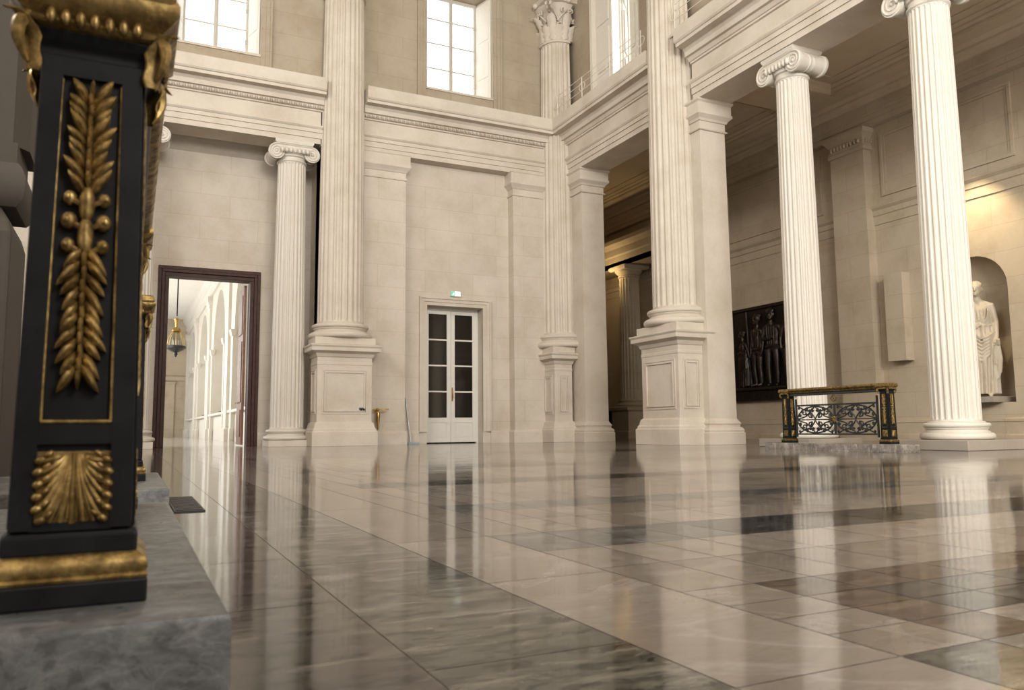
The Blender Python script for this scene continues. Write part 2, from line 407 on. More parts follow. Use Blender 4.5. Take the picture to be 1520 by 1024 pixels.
# window architraves and windows
def surround(name, x0, x1, z0, z1, y, wdt, mat=M_STONE, sill=False, mi=None):
    mb = MB()
    for k, (o, p) in enumerate(((0, .03), (wdt * .42, .055), (wdt * .8, .085))):
        e = (wdt * .42, wdt * .38, wdt * .2)[k]
        mb.box(x0 - o - e, x0 - o, y - p, y + .02, z0, z1 + o); mb.box(x1 + o, x1 + o + e, y - p, y + .02, z0, z1 + o)
        mb.box(x0 - o - e, x1 + o + e, y - p, y + .02, z1 + o, z1 + o + e)
    return struct(mb.build(name, mat))
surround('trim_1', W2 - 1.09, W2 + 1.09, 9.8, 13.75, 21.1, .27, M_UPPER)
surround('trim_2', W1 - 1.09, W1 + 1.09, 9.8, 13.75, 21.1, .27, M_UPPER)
surround('trim_3', DX0, DX1, .33, DZ, 21.25, .24)

def tall_window(name, cx):
    root = thing(name, 'x', 'window'); del root['label']; del root['category']; struct(root)
    y = 21.88; h = .84; z0, z1 = 10.42, 13.75
    # splayed reveals
    mb = MB()
    for s in (-1, 1):
        xo, xi = cx + s * 1.09, cx + s * (h + .0)
        mb.add([(xo, 21.11, z0), (xi, y + .06, z0), (xi, y + .06, z1), (xo, 21.11, z1), (xo + s * .02, 21.3, z0), (xo + s * .02, y + .1, z0), (xo + s * .02, y + .1, z1), (xo + s * .02, 21.3, z1)],
               [(0, 1, 2, 3), (0, 4, 5, 1), (4, 7, 6, 5), (3, 2, 6, 7), (0, 3, 7, 4), (1, 5, 6, 2)])
    mb.build('reveal', M_STONE, root)
    # folded shutters lying in the reveals: three panels each
    mb = MB(); s = 1
    for s in (-1, 1):
        a = Vector((cx + s * 1.06, 21.16, 0)); b = Vector((cx + s * (h + .02), y - .05, 0)); d = (b - a); L = d.length; d /= L; nrm = Vector((-s * abs(d.y), -abs(d.x), 0)).normalized()
        mid = (a + b) / 2 + nrm * .022
        mb.obox(mid + Vector((0, 0, 12.05)), d * L / 2, nrm * .015, Vector((0, 0, 1.6)))
        for zc, hh in ((10.82, .30), (11.75, .55), (12.95, .55)):
            mb.obox(mid + nrm * .016 + Vector((0, 0, zc)), d * (L / 2 - .09), nrm * .010, Vector((0, 0, hh)))
    mb.build('folded_shutter', M_SHUTTER, root, bevel=.008)
    mb = MB()
    for x0, x1 in ((cx - h, cx - h + .07), (cx + h - .07, cx + h), (cx - .055, cx + .055)):
        mb.box(x0, x1, y - .04, y + .04, z0, z1)
    mb.box(cx - h, cx + h, y - .038, y + .038, z0 + .001, z0 + .10); mb.box(cx - h, cx + h, y - .038, y + .038, z1 - .08, z1 - .001)
    for zz in (11.42, 12.22, 13.0): mb.box(cx - h, cx + h, y - .02, y + .02, zz - .014, zz + .014)
    mb.tube([(cx - .0, y - .06, 10.7), (cx, y - .06, 13.4)], .011, 6)
    for zz in (11.0, 11.9, 12.9): mb.box(cx + h - .09, cx + h - .05, y - .07, y - .03, zz, zz + .11)
    mb.build('window_frame', M_FRAME, root)
    for s in (-1, 1):
        p = MB(); a, b = sorted((cx + s * .05, cx + s * (h - .05))); p.box(a, b, y + .002, y + .008, z0 + .08, z1 - .07); p.build('pane', M_GLASS, root)
    m2 = MB()
    for zz in (10.75, 10.98): m2.box(cx - 1.0, cx + 1.0, y + .7, y + .715, zz, zz + .012)
    for k in range(3): m2.box(cx - .65 + k * .65, cx - .64 + k * .65, y + .7, y + .715, 10.3, 11.0)
    m2.build('outside_guard_rail', M_METAL, root)
    return root
tall_window('window_1', W1); tall_window('window_2', W2)
mb = MB(); mb.box(W1 - 1.08, W1 + 1.08, 21.06, 22.0, 10.36, 10.425); mb.box(W2 - 1.08, W2 + 1.08, 21.06, 22.0, 10.36, 10.425)
struct(mb.build('trim_window_ledges', M_STONE))

# glazed double door
def glazed_door():
    root = thing('door_1', 'x', 'door'); del root['label']; del root['category']; struct(root)
    y = 21.62; xm = (DX0 + DX1) / 2
    fr = MB(); fr.box(DX0, DX0 + .06, y, y + .1, 0, DZ); fr.box(DX1 - .06, DX1, y, y + .1, 0, DZ); fr.box(DX0 + .06, DX1 - .06, y, y + .1, DZ - .08, DZ)
    fr.build('door_frame', M_WHITE, root)
    for s, (a, b) in ((-1, (DX0 + .06, xm - .004)), (1, (xm + .004, DX1 - .06))):
        l = MB(); st = .12
        z0, z1 = .03, DZ - .09; p0, p1 = .74, z1 - .10
        l.box(a, a + st, y - .02, y + .04, z0, z1); l.box(b - st, b, y - .02, y + .04, z0, z1)
        l.box(a + st, b - st, y - .018, y + .038, z0, z0 + .10); l.box(a + st, b - st, y - .018, y + .038, p0 - .14, p0); l.box(a + st, b - st, y - .018, y + .038, p1, z1)
        for k in range(1, 4): zz = p0 + (p1 - p0) * k / 4; l.box(a + st, b - st, y - .012, y + .028, zz - .022, zz + .022)
        l.box(a + st, b - st, y + .0, y + .03, z0 + .1, p0 - .14); l.box(a + st + .05, b - st - .05, y - .012, y + .02, z0 + .15, p0 - .19)
        leaf = l.build('door_leaf', M_WHITE, root)
        for k in range(4):
            g = MB(); h = (p1 - p0) / 4; g.box(a + st - .01, b - st + .01, y + .005, y + .012, p0 + k * h + .015, p0 + (k + 1) * h - .015); g.build('pane', M_DARKGLASS, leaf)
        if s == 1:
            h = MB(); h.box(a + .02, a + .06, y - .03, y - .018, 1.22, 1.62); h.tube([(a + .04, y - .03, 1.5), (a + .04, y - .08, 1.5), (a + .04, y - .085, 1.42), (a + .045, y - .08, 1.30)], .013, 8); h.build('door_handle', M_BRASS, leaf)
    back = MB(); back.box(DX0 - .2, DX1 + .2, y + .16, y + .18, 0, DZ + .1); back.build('dark_lobby_backing', M_DARKWOOD, root)  # plain dark sheet closing the opening behind the door panes
glazed_door()

# brown doorway with its opened leaf
def brown_door():
    root = thing('door_2', 'x', 'door'); del root['label']; del root['category']; struct(root)
    fr = MB(); x0, x1, z1, y = BX0, BX1, BZ, 22.4
    for k, (o, e, p) in enumerate(((0, .10, .02), (.10, .08, .07), (.18, .09, .045))):
        fr.box(x0 - o - e, x0 - o, y - p, y + .42, 0, z1 + o); fr.box(x1 + o, x1 + o + e, y - p, y + .42, 0, z1 + o); fr.box(x0 - o - e, x1 + o + e, y - p, y + .42, z1 + o, z1 + o + e)
    fr.build('door_frame', M_WOOD, root, bevel=.01)
    lf = MB(); a = x1 - .10; lf.box(a, a + .07, 22.86, 23.9, .03, z1 - .04)
    for z0, zz in ((.25, 1.0), (1.2, 2.9), (3.1, 4.2)):
        lf.box(a - .025, a + .01, 23.0, 23.76, z0, zz)
    leaf = lf.build('door_leaf', M_WOODLIGHT, root, bevel=.012)
    h = MB(); h.tube([(a - .02, 23.8, 1.2), (a - .08, 23.8, 1.2), (a - .08, 23.68, 1.2)], .014, 8); h.build('door_handle', M_BRASS, leaf)
brown_door()

# low plinth courses
mb = MB()
for a, b in ((5.8, DX0 - .24), (DX1 + .24, 11.1)): mb.sweep([(0, 0), (.05, 0), (.05, .31), (.03, .35), (0, .37)], (a, 21.25), (b, 21.25), (0, -1))
for a, b in ((-7, BX0 - .28), (BX1 + .28, 4.46)): mb.sweep([(0, 0), (.05, 0), (.05, .31), (.03, .35), (0, .37)], (a, 22.4), (b, 22.4), (0, -1))
struct(mb.build('baseboard_back', M_STONE))

# ---- right side: piers, upper gallery wall
mb = MB(); mb.box(11.9, 12.62, 14.6, 16.15, 0, 8.13); struct(mb.build('wall_right_pier', M_WALLY))
mb = MB(); mb.box(11.9, 12.62, 19.9, 21.4, 0, 8.13); struct(mb.build('wall_right_corner', M_WALLY))
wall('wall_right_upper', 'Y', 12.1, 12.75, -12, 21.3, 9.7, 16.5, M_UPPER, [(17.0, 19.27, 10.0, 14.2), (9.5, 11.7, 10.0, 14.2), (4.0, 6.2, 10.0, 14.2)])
mb = MB(); mb.box(XR - .35, 12.2, -3, 21.2, 9.79, 9.86); struct(mb.build('floor_gallery', M_STONE))

def gallery_window():
    root = thing('window_3', 'x', 'window'); del root['label']; del root['category']; struct(root)
    fr = MB()
    for a, b in ((16.88, 17.004), (19.262, 19.39)): fr.box(12.06, 12.33, a, b, 9.87, 14.3)
    fr.box(12.062, 12.328, 17.004, 19.262, 14.19, 14.35)
    fr.box(12.48, 12.56, 17.95, 18.05, 10, 14.2); fr.box(12.48, 12.56, 18.36, 18.45, 10, 14.2)
    fr.build('window_frame', M_SHUTTER, root)
    def leaf(nm, y0, y1, x, dx):
        m = MB(); n = Vector((dx, y1 - y0, 0)); L = n.length; d = n / L; o = Vector((-d.y, d.x, 0)); c = Vector((x + dx / 2, (y0 + y1) / 2, 0))
        m.obox(c + Vector((0, 0, 12.05)), d * L / 2, o * .02, Vector((0, 0, 2.1)))
        for zc, hh in ((10.4, .28), (11.5, .62), (12.95, .62)):
            for t, wd in ((-1, 1), ):
                m.obox(c + o * .03 + Vector((0, 0, zc)), d * (L / 2 - .12), o * .025, Vector((0, 0, hh)))
                m.obox(c - o * .03 + Vector((0, 0, zc)), d * (L / 2 - .12), o * .025, Vector((0, 0, hh)))
        return m.build(nm, M_SHUTTER, root, bevel=.01)
    leaf('shutter', 18.40, 19.27, 12.22, 0.0)
    leaf('casement_leaf', 17.55, 17.96, 12.0, .42); leaf('casement_leaf', 17.03, 17.46, 12.16, .05)
    p = MB(); p.box(12.5, 12.508, 17.0, 19.27, 10, 14.2); p.build('pane', M_GLASS, root)
gallery_window()

# gallery railing: one run over the corner bay, one over the colonnade
def gallery_rail(y0, y1, label):
    root = thing('gallery_railing', label, 'railing', (0, 0, 0))
    x = 11.42
    for z in (10.12, 10.33, 10.52):
        m = MB(); m.tube([(x, y0, z), (x, y1, z)], .009, 6); m.build('rail', M_SHUTTER, root)
    n = max(2, int((y1 - y0) / 1.15))
    for i in range(n + 1):
        y = y0 + (y1 - y0) * i / n
        m = MB(); m.tube([(x, y, 9.86), (x, y, 10.54)], .012, 6)
        m.tube([(x, y + .16 * cos(t), 10.25 + .12 * sin(t)) for t in [k * 2 * pi / 16 for k in range(16)]], .008, 5, True)
        m.build('post', M_SHUTTER, root)
gallery_rail(15.9, 20.3, 'thin wire railing on the cornice ledge between the corner column and the large right column')
gallery_rail(10.3, 14.5, 'thin wire railing on the cornice ledge above the scroll-topped columns')

# ---- right aisle
NY, NZ0, NZ1, NR = 11.80, .90, 3.55, .80    # niche: centre, sill, springing, radius
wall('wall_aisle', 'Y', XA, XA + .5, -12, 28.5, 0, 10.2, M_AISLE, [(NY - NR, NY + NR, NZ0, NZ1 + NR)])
mb = MB(); n = 20
pts = [(NY + NR * cos(pi * i / n), NZ1 + NR * sin(pi * i / n)) for i in range(n + 1)]
for i in range(n):                          # spandrels of the arch
    (ya, za), (yb, zb) = pts[i], pts[i + 1]
    mb.add([(XA, ya, za), (XA, yb, zb), (XA, yb, NZ1 + NR), (XA, ya, NZ1 + NR)], [(0, 1, 2, 3)])
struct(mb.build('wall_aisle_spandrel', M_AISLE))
mb = MB(); nz = 6
rings = []
for i in range(n + 1):
    a = pi * i / n; rings.append([(XA + NR * sin(a), NY + NR * cos(a), NZ0), (XA + NR * sin(a), NY + NR * cos(a), NZ1)])
    for k in range(1, 9):
        b = pi / 2 * k / 8; rings[-1].append((XA + NR * sin(a) * cos(b), NY + NR * cos(a) * cos(b), NZ1 + NR * sin(b)))
vs = [p for r in rings for p in r]; m_ = len(rings[0])
mb.add(vs, [(i * m_ + k, (i + 1) * m_ + k, (i + 1) * m_ + k + 1, i * m_ + k + 1) for i in range(n) for k in range(m_ - 1)])
mb.add([(XA + NR * sin(pi * i / n), NY + NR * cos(pi * i / n), NZ0) for i in range(n + 1)], [tuple(range(n + 1))])
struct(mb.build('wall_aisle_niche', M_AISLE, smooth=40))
mb = MB()
mb.box(12.0, 18.3, -12, 28.5, 9.5, 10.2)
struct(mb.build('ceiling_aisle', M_PLASTER))
PC = [(0, 9.27), (.05, 9.27), (.05, 9.33), (.11, 9.38), (.11, 9.42), (.19, 9.47), (.19, 9.51), (0, 9.51)]
bays = ((-3, 4.3), (5.7, 14.7), (16.0, 20.3), (21.6, 28.3)); CX0, CX1 = 13.45, 16.75
mb = MB(); mb.box(12.72, CX0, -12, 28.5, 9.26, 9.5); mb.box(CX1, XA, -12, 28.5, 9.26, 9.5)
for a, b in zip([-12] + [q[1] for q in bays], [q[0] for q in bays] + [28.5]): mb.box(CX0, CX1, a, b, 9.261, 9.5)
struct(mb.build('ceiling_aisle_beams', M_PLASTER))
mb = MB()
for y0, y1 in bays:
    mb.sweep(PC, (CX1, y0), (CX1, y1), (-1, 0)); mb.sweep(PC, (CX0, y0), (CX0, y1), (1, 0)); mb.sweep(PC, (CX0, y1), (CX1, y1), (0, -1)); mb.sweep(PC, (CX0, y0), (CX1, y0), (0, 1))
    a0, a1, b0, b1 = CX0 + .45, CX1 - .45, y0 + .45, y1 - .45
    for q in ((a0, a0 + .07, b0, b1), (a1 - .07, a1, b0, b1), (a0 + .07, a1 - .07, b0, b0 + .07), (a0 + .07, a1 - .07, b1 - .07, b1)): mb.box(*q, 9.47, 9.51)
mb.sweep([(0, 8.95), (.36, 8.98), (.40, 9.06), (.50, 9.12), (.50, 9.18), (.58, 9.26), (0, 9.26)], (XA, -3), (XA, 28.5), (-1, 0))
mb.sweep([(0, 8.85), (.05, 8.9), (.05, 9.0), (.14, 9.1), (.14, 9.26), (0, 9.26)], (12.72, -3), (12.72, 28.5), (1, 0))
struct(mb.build('trim_aisle_ceiling_cornice', M_PLASTER))
mb = MB()
mb.sweep([(0, 8.40), (.22, 8.40), (.22, 8.55), (.25, 8.55), (.25, 8.72), (.28, 8.74), (.28, 9.0), (.34, 9.05), (.34, 9.2), (0, 9.2)], (XA, -3), (XA, 28.5), (-1, 0))
mb.sweep([(0, 5.72), (.03, 5.72), (.03, 5.95), (.06, 5.97), (.06, 6.10), (.13, 6.17), (.13, 6.22), (0, 6.26)], (XA, -3), (XA, 28.5), (-1, 0))
mb.sweep([(0, 0), (.09, 0), (.09, .16), (.05, .19), (.05, .45), (.07, .47), (.07, .52), (0, .56)], (XA, -3), (XA, 28.5), (-1, 0))
def aisle_panel(y0, y1, z0, z1, wd=.07):
    for k, p in ((0, .045), (wd, .02)):
        a0, a1, b0, b1 = y0 + k, y1 - k, z0 + k, z1 - k
        mb.box(XA - p, XA, a0 + wd, a1 - wd, b0, b0 + wd); mb.box(XA - p, XA, a0 + wd, a1 - wd, b1 - wd, b1); mb.box(XA - p, XA, a0, a0 + wd, b0, b1); mb.box(XA - p, XA, a1 - wd, a1, b0, b1)
aisle_panel(10.6, 14.1, 6.45, 8.2); aisle_panel(16.1, 20.2, 6.45, 8.2); aisle_panel(5.2, 9.6, 6.45, 8.2)
struct(mb.build('trim_aisle_mouldings', M_AISLE))
wall('wall_aisle_end', 'X', 28.5, 29, 11, 18.4, 0, 10.2, M_UPPER)
wall('wall_aisle_left_return', 'Y', 12.2, 12.62, 21.4, 28.5, 0, 10, M_UPPER)

# ---- corridor beyond the brown doorway
CX = 3.75
niches = [31.4, 40.6, 49.8, 59.0]
mb = MB(); HW, SP = 2.7, 4.6
wallpts = []
for i, cy in enumerate(niches):
    y0 = niches[i - 1] + HW if i else 22.8
    mb.box(CX, CX + .5, y0, cy - HW, 0, 9)
    mb.box(CX, CX + .5, cy - HW, cy + HW, 7.4, 9)
    for k in range(16):
        a, b = pi * k / 16, pi * (k + 1) / 16; ya, za, yb, zb = cy + HW * cos(a), SP + HW * sin(a), cy + HW * cos(b), SP + HW * sin(b)
        mb.add([(CX, ya, za), (CX, yb, zb), (CX, yb, 7.4), (CX, ya, 7.4)], [(0, 1, 2, 3)])
        mb.add([(CX, ya, za), (CX, yb, zb), (CX + .5, yb, zb), (CX + .5, ya, za)], [(0, 1, 2, 3)])
mb.box(CX, CX + .5, niches[-1] + HW, 66, 0, 9)
mb.box(CX + .9, CX + 1.0, 22.8, 66, 0, 9)
for cy in niches: mb.box(CX + .1, CX + .9, cy - HW, cy + HW, 0, 1.2)
struct(mb.build('wall_corridor_right', M_WHITESTONE))
mb = MB()
for cy in niches + [22.2]:
    y = cy + 4.6
    if cy < 23:
        mb.rect_stack(CX - .12, CX, y - .55, y + .55, [(.06, 0), (.06, .5), (0, .55), (0, 6.9), (.05, 7.0), (.05, 7.1), (.12, 7.3), (.12, 7.6)]); continue
    mb.rect_stack(CX - .12, CX, y - .55, y + .55, [(.06, 0), (.06, .5), (0, .55), (0, 6.9), (.05, 7.0), (.05, 7.1), (.12, 7.3), (.12, 7.6)])
    mb.rect_stack(CX - .06, CX, cy - HW - .45, cy - HW, [(.04, 0), (.04, .5), (0, .55), (0, 4.3), (.05, 4.35), (.1, 4.6), (0, 4.6)])
    mb.rect_stack(CX - .06, CX, cy + HW, cy + HW + .45, [(.04, 0), (.04, .5), (0, .55), (0, 4.3), (.05, 4.35), (.1, 4.6), (0, 4.6)])
mb.sweep([(0, 7.6), (.12, 7.6), (.12, 7.9), (.2, 8.0), (.2, 8.2), (.4, 8.5), (.45, 8.8), (0, 8.8)], (CX, 22.8), (CX, 66), (-1, 0))
mb.sweep([(0, 1.15), (.08, 1.18), (.08, 1.28), (0, 1.3)], (CX, 22.8), (CX, 66), (-1, 0))
struct(mb.build('trim_corridor_mouldings', M_WHITESTONE))
mb = MB(); mb.box(-2.6, CX + 1, 22.8, 66, 8.8, 9.0); struct(mb.build('ceiling_corridor', stone('white_plaster', (.74, .70, .63), rough=.8, var=.03)))
wall('wall_corridor_left', 'Y', -2.9, -2.4, 22.8, 66, 0, 8.9, M_WHITESTONE, [(25, 30, .8, 7), (33, 38, .8, 7), (41, 46, .8, 7), (49, 54, .8, 7), (57, 62, .8, 7)])
mb = MB(); mb.box(-2.4, CX + 1, 64, 64.4, 0, 9)
mb.sweep([(0, 7.4), (.15, 7.4), (.15, 7.9), (.3, 8.2), (.3, 8.8), (0, 8.8)], (-2.4, 64), (CX, 64), (0, -1)); mb.sweep([(0, 4.2), (.15, 4.2), (.2, 4.5), (0, 4.6)], (-2.4, 64), (CX, 64), (0, -1))
mb.rect_stack(1.7, 2.9, 63.9, 64, [(.0, 0), (0, 3.9), (.1, 4.1)])
struct(mb.build('wall_corridor_end', M_AISLE))

# ================================================================== COLUMNS
def shaft_mesh(R0, R1, z0, z1, nfl, a0=0., a1=2 * pi, depth=.16, seg=8, rings=10):
    tot = max(1, round(nfl * (a1 - a0) / (2 * pi))); da = (a1 - a0) / tot; mb = MB()
    us = []
    for k in range(tot):
        for j in range(seg): us.append((a0 + da * (k + j / seg), j / seg))
    full = abs(a1 - a0 - 2 * pi) < 1e-6
    if not full: us.append((a1, 0.))
    fwid = 2 * pi * R0 / nfl; e = fwid * .45
    zs = [(z0, 0), (z0 + .02, 0)] + [(z0 + .02 + e * t, sqrt(max(0, 1 - (1 - t) ** 2))) for t in (.12, .35, .65, 1)]
    zs += [(z0 + .02 + e + (z1 - z0 - .04 - 2 * e) * i / rings, 1) for i in range(1, rings)]
    zs += [(z1 - .02 - e * t, sqrt(max(0, 1 - (1 - t) ** 2))) for t in (1, .65, .35, .12)] + [(z1 - .02, 0), (z1, 0)]
    vs = []
    for z, s in zs:
        t = (z - z0) / (z1 - z0); R = R0 + (R1 - R0) * (.35 * t + .65 * t * t)
        for a, u in us:
            f = 0.
            if .16 < u < .84: f = sin(pi * (u - .16) / .68) ** .6
            # flute ends narrow as well as flatten
            r = R - fwid * (depth + .12) * f * s * R / R0
            vs.append((r * cos(a), r * sin(a), z))
    m = len(us); fs = []
    for j in range(len(zs) - 1):
        for i in range(m if full else m - 1):
            a, b = j * m + i, j * m + (i + 1) % m; fs.append((a, b, b + m, a + m))
    if full: fs += [tuple(range(m))[::-1], tuple((len(zs) - 1) * m + i for i in range(m))]
    mb.add(vs, fs); return mb
def arc(cx, cz, r, a0, a1, n=7):
    return [(cx + r * cos(radians(a0 + (a1 - a0) * i / n)), cz + r * sin(radians(a0 + (a1 - a0) * i / n))) for i in range(n + 1)]
def attic(R, z, h):      # classical base profile: torus, scotia, torus, fillet
    t1, t2 = h * .19, h * .13
    p = [(R * .9, z)] + arc(R * 1.27 - t1 * .2, z + t1, t1, -90, 90)
    p += [(R * 1.20, z + 2 * t1 + h * .02), (R * 1.20, z + 2 * t1 + h * .06)]
    p += [(R * 1.20 - R * .09 * sin(pi * i / 6), z + 2 * t1 + h * (.06 + .17 * i / 6)) for i in range(1, 6)]
    p += [(R * 1.17, z + 2 * t1 + h * .24), (R * 1.17, z + 2 * t1 + h * .27)]
    zz = z + 2 * t1 + h * .27
    p += arc(R * 1.16 - t2 * .2, zz + t2, t2, -90, 90) + [(R * 1.06, zz + 2 * t2 + .005), (R * 1.06, zz + 2 * t2 + h * .05), (R, z + h), (R * .8, z + h)]
    return p

def leaf_mesh(mb, base, outv, upv, side, L, W, curl, n=9, lob=3):
    """acanthus leaf: rises along upv, curls outwards along outv at its tip"""
    base, outv, upv, side = map(Vector, (base, outv, upv, side)); rows = []
    for i in range(n + 1):
        t = i / n; a = curl * max(0, (t - .55) / .45) ** 1.4
        h = L * (t if t < .7 else .7 + .3 * sin((t - .7) / .3 * pi * .75) / 1.0 * .8)
        o = L * .12 * t + L * .42 * (max(0, t - .5) / .5) ** 2
        wd = W * (.65 + .5 * sin(pi * min(1, t * 1.1))) * (1 - .75 * max(0, (t - .7) / .3) ** 2) * (1 + .24 * sin(t * lob * 2 * pi))
        c = base + upv * h + outv * o; th = W * .10
        rows.append([c - side * wd / 2 - outv * th, c - side * wd * .25 + outv * th * .4, c + outv * th * 1.3, c + side * wd * .25 + outv * th * .4, c + side * wd / 2 - outv * th])
    vs = [p for r in rows for p in r]; back = [p - outv * W * .12 for p in vs]; k = len(vs)
    fs = [(i * 5 + j, i * 5 + j + 1, i * 5 + j + 6, i * 5 + j + 5) for i in range(n) for j in range(4)]
    fb = [(k + a, k + d, k + c, k + b) for a, b, c, d in fs]
    rim = []
    for i in range(n): rim += [(i * 5, i * 5 + 5, k + i * 5 + 5, k + i * 5), (i * 5 + 4, k + i * 5 + 4, k + i * 5 + 9, i * 5 + 9)]
    rim += [(n * 5 + j, k + n * 5 + j, k + n * 5 + j + 1, n * 5 + j + 1) for j in range(4)]
    mb.add(vs + back, fs + fb + rim)

def spiral(c, e1, e2, R, turns, r0, n=40, sgn=1):
    c, e1, e2 = map(Vector, (c, e1, e2)); out = []; rad = []
    for i in range(n + 1):
        t = i / n; a = t * turns * 2 * pi; r = R * (1 - t) ** 1.0 * .82 + R * .16
        out.append(c + e1 * (r * cos(a) * sgn) + e2 * (r * sin(a))); rad.append(r0 * (1 - .55 * t))
    return out, rad

def corinthian(R, z, h, root, a0, a1):
    cap = MB(); cap.lathe([(R * .8, z - .02), (R * 1.10, z), (R * 1.13, z + .04), (R * 1.10, z + .08), (R, z + .1), (R, z + h * .5), (R * 1.1, z + h * .75), (R * 1.35, z + h * .9)], n=32, a0=a0, a1=a1)
    half = R * 1.42
    cap.rect_stack(-half, half, -half, half, [(-.06, z + h * .9), (0, z + h * .92), (0, z + h * .96), (.05, z + h)])
    o = cap.build('capital', M_STONE, root, smooth=40)
    lv = MB()
    for row, (L, z1, off) in enumerate(((h * .36, z + .08, 0), (h * .60, z + .10, .5))):
        for k in range(8):
            a = (k + off) * pi / 4 + pi / 8
            d = Vector((cos(a), sin(a), 0)); sd = Vector((-sin(a), cos(a), 0))
            leaf_mesh(lv, d * R * (1.0 + .02 * row) + Vector((0, 0, z1)), d, (0, 0, 1), sd, L, R * .52, 1.6)
    lv.build('acanthus_leaves', M_STONE, o, smooth=50)
    vl = MB()
    for k in range(4):
        a = pi / 4 + k * pi / 2; d = Vector((cos(a), sin(a), 0))
        for s in (-1, 1):
            c = d * R * 1.62 + Vector((-sin(a), cos(a), 0)) * s * R * .13 + Vector((0, 0, z + h * .78))
            p, rr = spiral(c, d, (0, 0, 1), R * .24, 1.6, R * .075, 26)
            p = [d * R * 1.0 + Vector((0, 0, z + h * .5)) + Vector((-sin(a), cos(a), 0)) * s * R * .4, d * R * 1.3 + Vector((0, 0, z + h * .72)) + Vector((-sin(a), cos(a), 0)) * s * R * .2] + p
            vl.tube(p, [R * .05, R * .06] + rr, 6)
        a = k * pi / 2; d = Vector((cos(a), sin(a), 0)); sd = Vector((-sin(a), cos(a), 0))
        for s in (-1, 1):
            p, rr = spiral(d * R * 1.22 + sd * s * R * .25 + Vector((0, 0, z + h * .74)), sd * s * -1, (0, 0, 1), R * .18, 1.4, R * .06, 20)
            vl.tube([d * R * 1.02 + sd * s * R * .55 + Vector((0, 0, z + h * .5))] + p, [R * .05] + rr, 6)
        vl.ball(d * (half + .02) + Vector((0, 0, z + h * .95)), R * .17, 8, 6)
    vl.build('corner_scrolls', M_STONE, o, smooth=50)

PED_W = .85            # half width of the pedestal plinth
def giant_column(loc, label, a0, a1, rect, rz=0.):
    """engaged column on a panelled pedestal; rect = plan of the plinth in local x0,x1,y0,y1; a0,a1 = visible arc"""
    root = thing('giant_column', label, 'column', loc, 0, 'fluted half columns on panelled pedestals')
    x0, x1, y0, y1 = rect; p = MB()
    prof = [(0, 0), (0, .36), (-.03, .38), (-.03, .42), (-.06, .46), (-.09, .58), (-.135, .62), (-.135, .66), (-.135, 2.08), (-.125, 2.10), (-.125, 2.15), (-.135, 2.17), (-.135, 2.28),
            (-.11, 2.30), (-.08, 2.38), (.0, 2.42), (.05, 2.44), (.05, 2.53), (.08, 2.57), (.08, 2.60), (-.05, 2.63)]
    p.rect_stack(x0, x1, y0, y1, prof)
    bx = (x0 + .05, x1 - .05, y0 + .05, y1 - .05)
    p.rect_stack(x0, x1, y0, y1, [(-.06, 2.60), (-.06, 2.80)])
    ped = p.build('pedestal', M_STONE, root, bevel=.006)
    pn = MB(); d = .135
    def frame(face, u0, u1):
        for k, pr in ((0, .016), (.06, .030)):
            for a, b, c, e in ((u0 + k + .04, u1 - k - .04, .82 + k, .86 + k), (u0 + k + .04, u1 - k - .04, 1.94 - k, 1.98 - k), (u0 + k, u0 + k + .04, .82 + k, 1.98 - k), (u1 - k - .04, u1 - k, .82 + k, 1.98 - k)):
                if face == 'Y': pn.box(a, b, y0 + d - pr, y0 + d + .01, c, e)
                else: pn.box(x0 + d - pr, x0 + d + .01, a, b, c, e)
    frame('Y', x0 + d + .12, x1 - d - .12); frame('X', y0 + d + .12, y1 - d - .12)
    pn.build('panel_moulding', M_STONE, ped)
    b = MB(); b.lathe(attic(.61, 2.80, .42), n=40, a0=a0, a1=a1); b.build('base', M_STONE, root, smooth=35)
    s = shaft_mesh(.61, .535, 3.22, 12.35, 24, a0, a1, rings=14); s.build('shaft', M_STONE, root, smooth=38)
    corinthian(.53, 12.35, 1.35, root, a0, a1)
    return root
R_ = radians
giant_column((4.98, 20.88, 0), 'tall fluted half column on pedestal between the brown doorway and the white glazed door', R_(165), R_(375), (-.85, .85, -.72, .35))
giant_column((XR, 15.18, 0), 'tall fluted half column on pedestal in the right colonnade, left of the square pillar beside the bronze relief', R_(75), R_(285), (-.74, .25, -.85, .85))
giant_column((XR, YB, 0), 'tall fluted corner column with leafy capital in view, on pedestal where two walls meet', R_(165), R_(285), (-.74, .12, -.74, .3))

# ---- square pillars (antae) and wall pilasters
def pillar(rect, label, mat=M_STONE, ztop=8.13, name='square_pillar', flat=False, cap_h=1.0, pl=None):
    x0, x1, y0, y1 = rect; root = thing(name, label, 'pillar', (0, 0, 0))
    b = MB(); b.rect_stack(x0, x1, y0, y1, [(.13, 0), (.13, .27), (.11, .28), (.12, .33), (.09, .38), (.05, .40), (.05, .44), (.07, .48), (.04, .53), (.02, .56), (0, .60)]); b.build('base', mat, root, bevel=.004)
    s = MB(); s.rect_stack(x0, x1, y0, y1, [(0, .60), (-.02, ztop - .72)]); s.build('shaft', mat, root)
    c = MB(); z = ztop
    c.rect_stack(x0, x1, y0, y1, [(-.02, z - .72), (.02, z - .72), (.035, z - .70), (.02, z - .68), (-.01, z - .66), (-.01, z - .50), (.02, z - .49), (.04, z - .44), (.10, z - .38), (.12, z - .36), (.12, z - .30), (.10, z - .29), (.10, z - .08), (.14, z - .04), (.14, z)])
    c.build('capital', mat, root)
    return root
pillar((11.87, 12.66, 14.27, 15.0), 'smooth square stone pillar right of the large column pedestal, beside the bronze relief')
pillar((11.87, 12.66, 19.72, 20.5), 'smooth square stone pillar right of the corner column, edging the dark aisle')
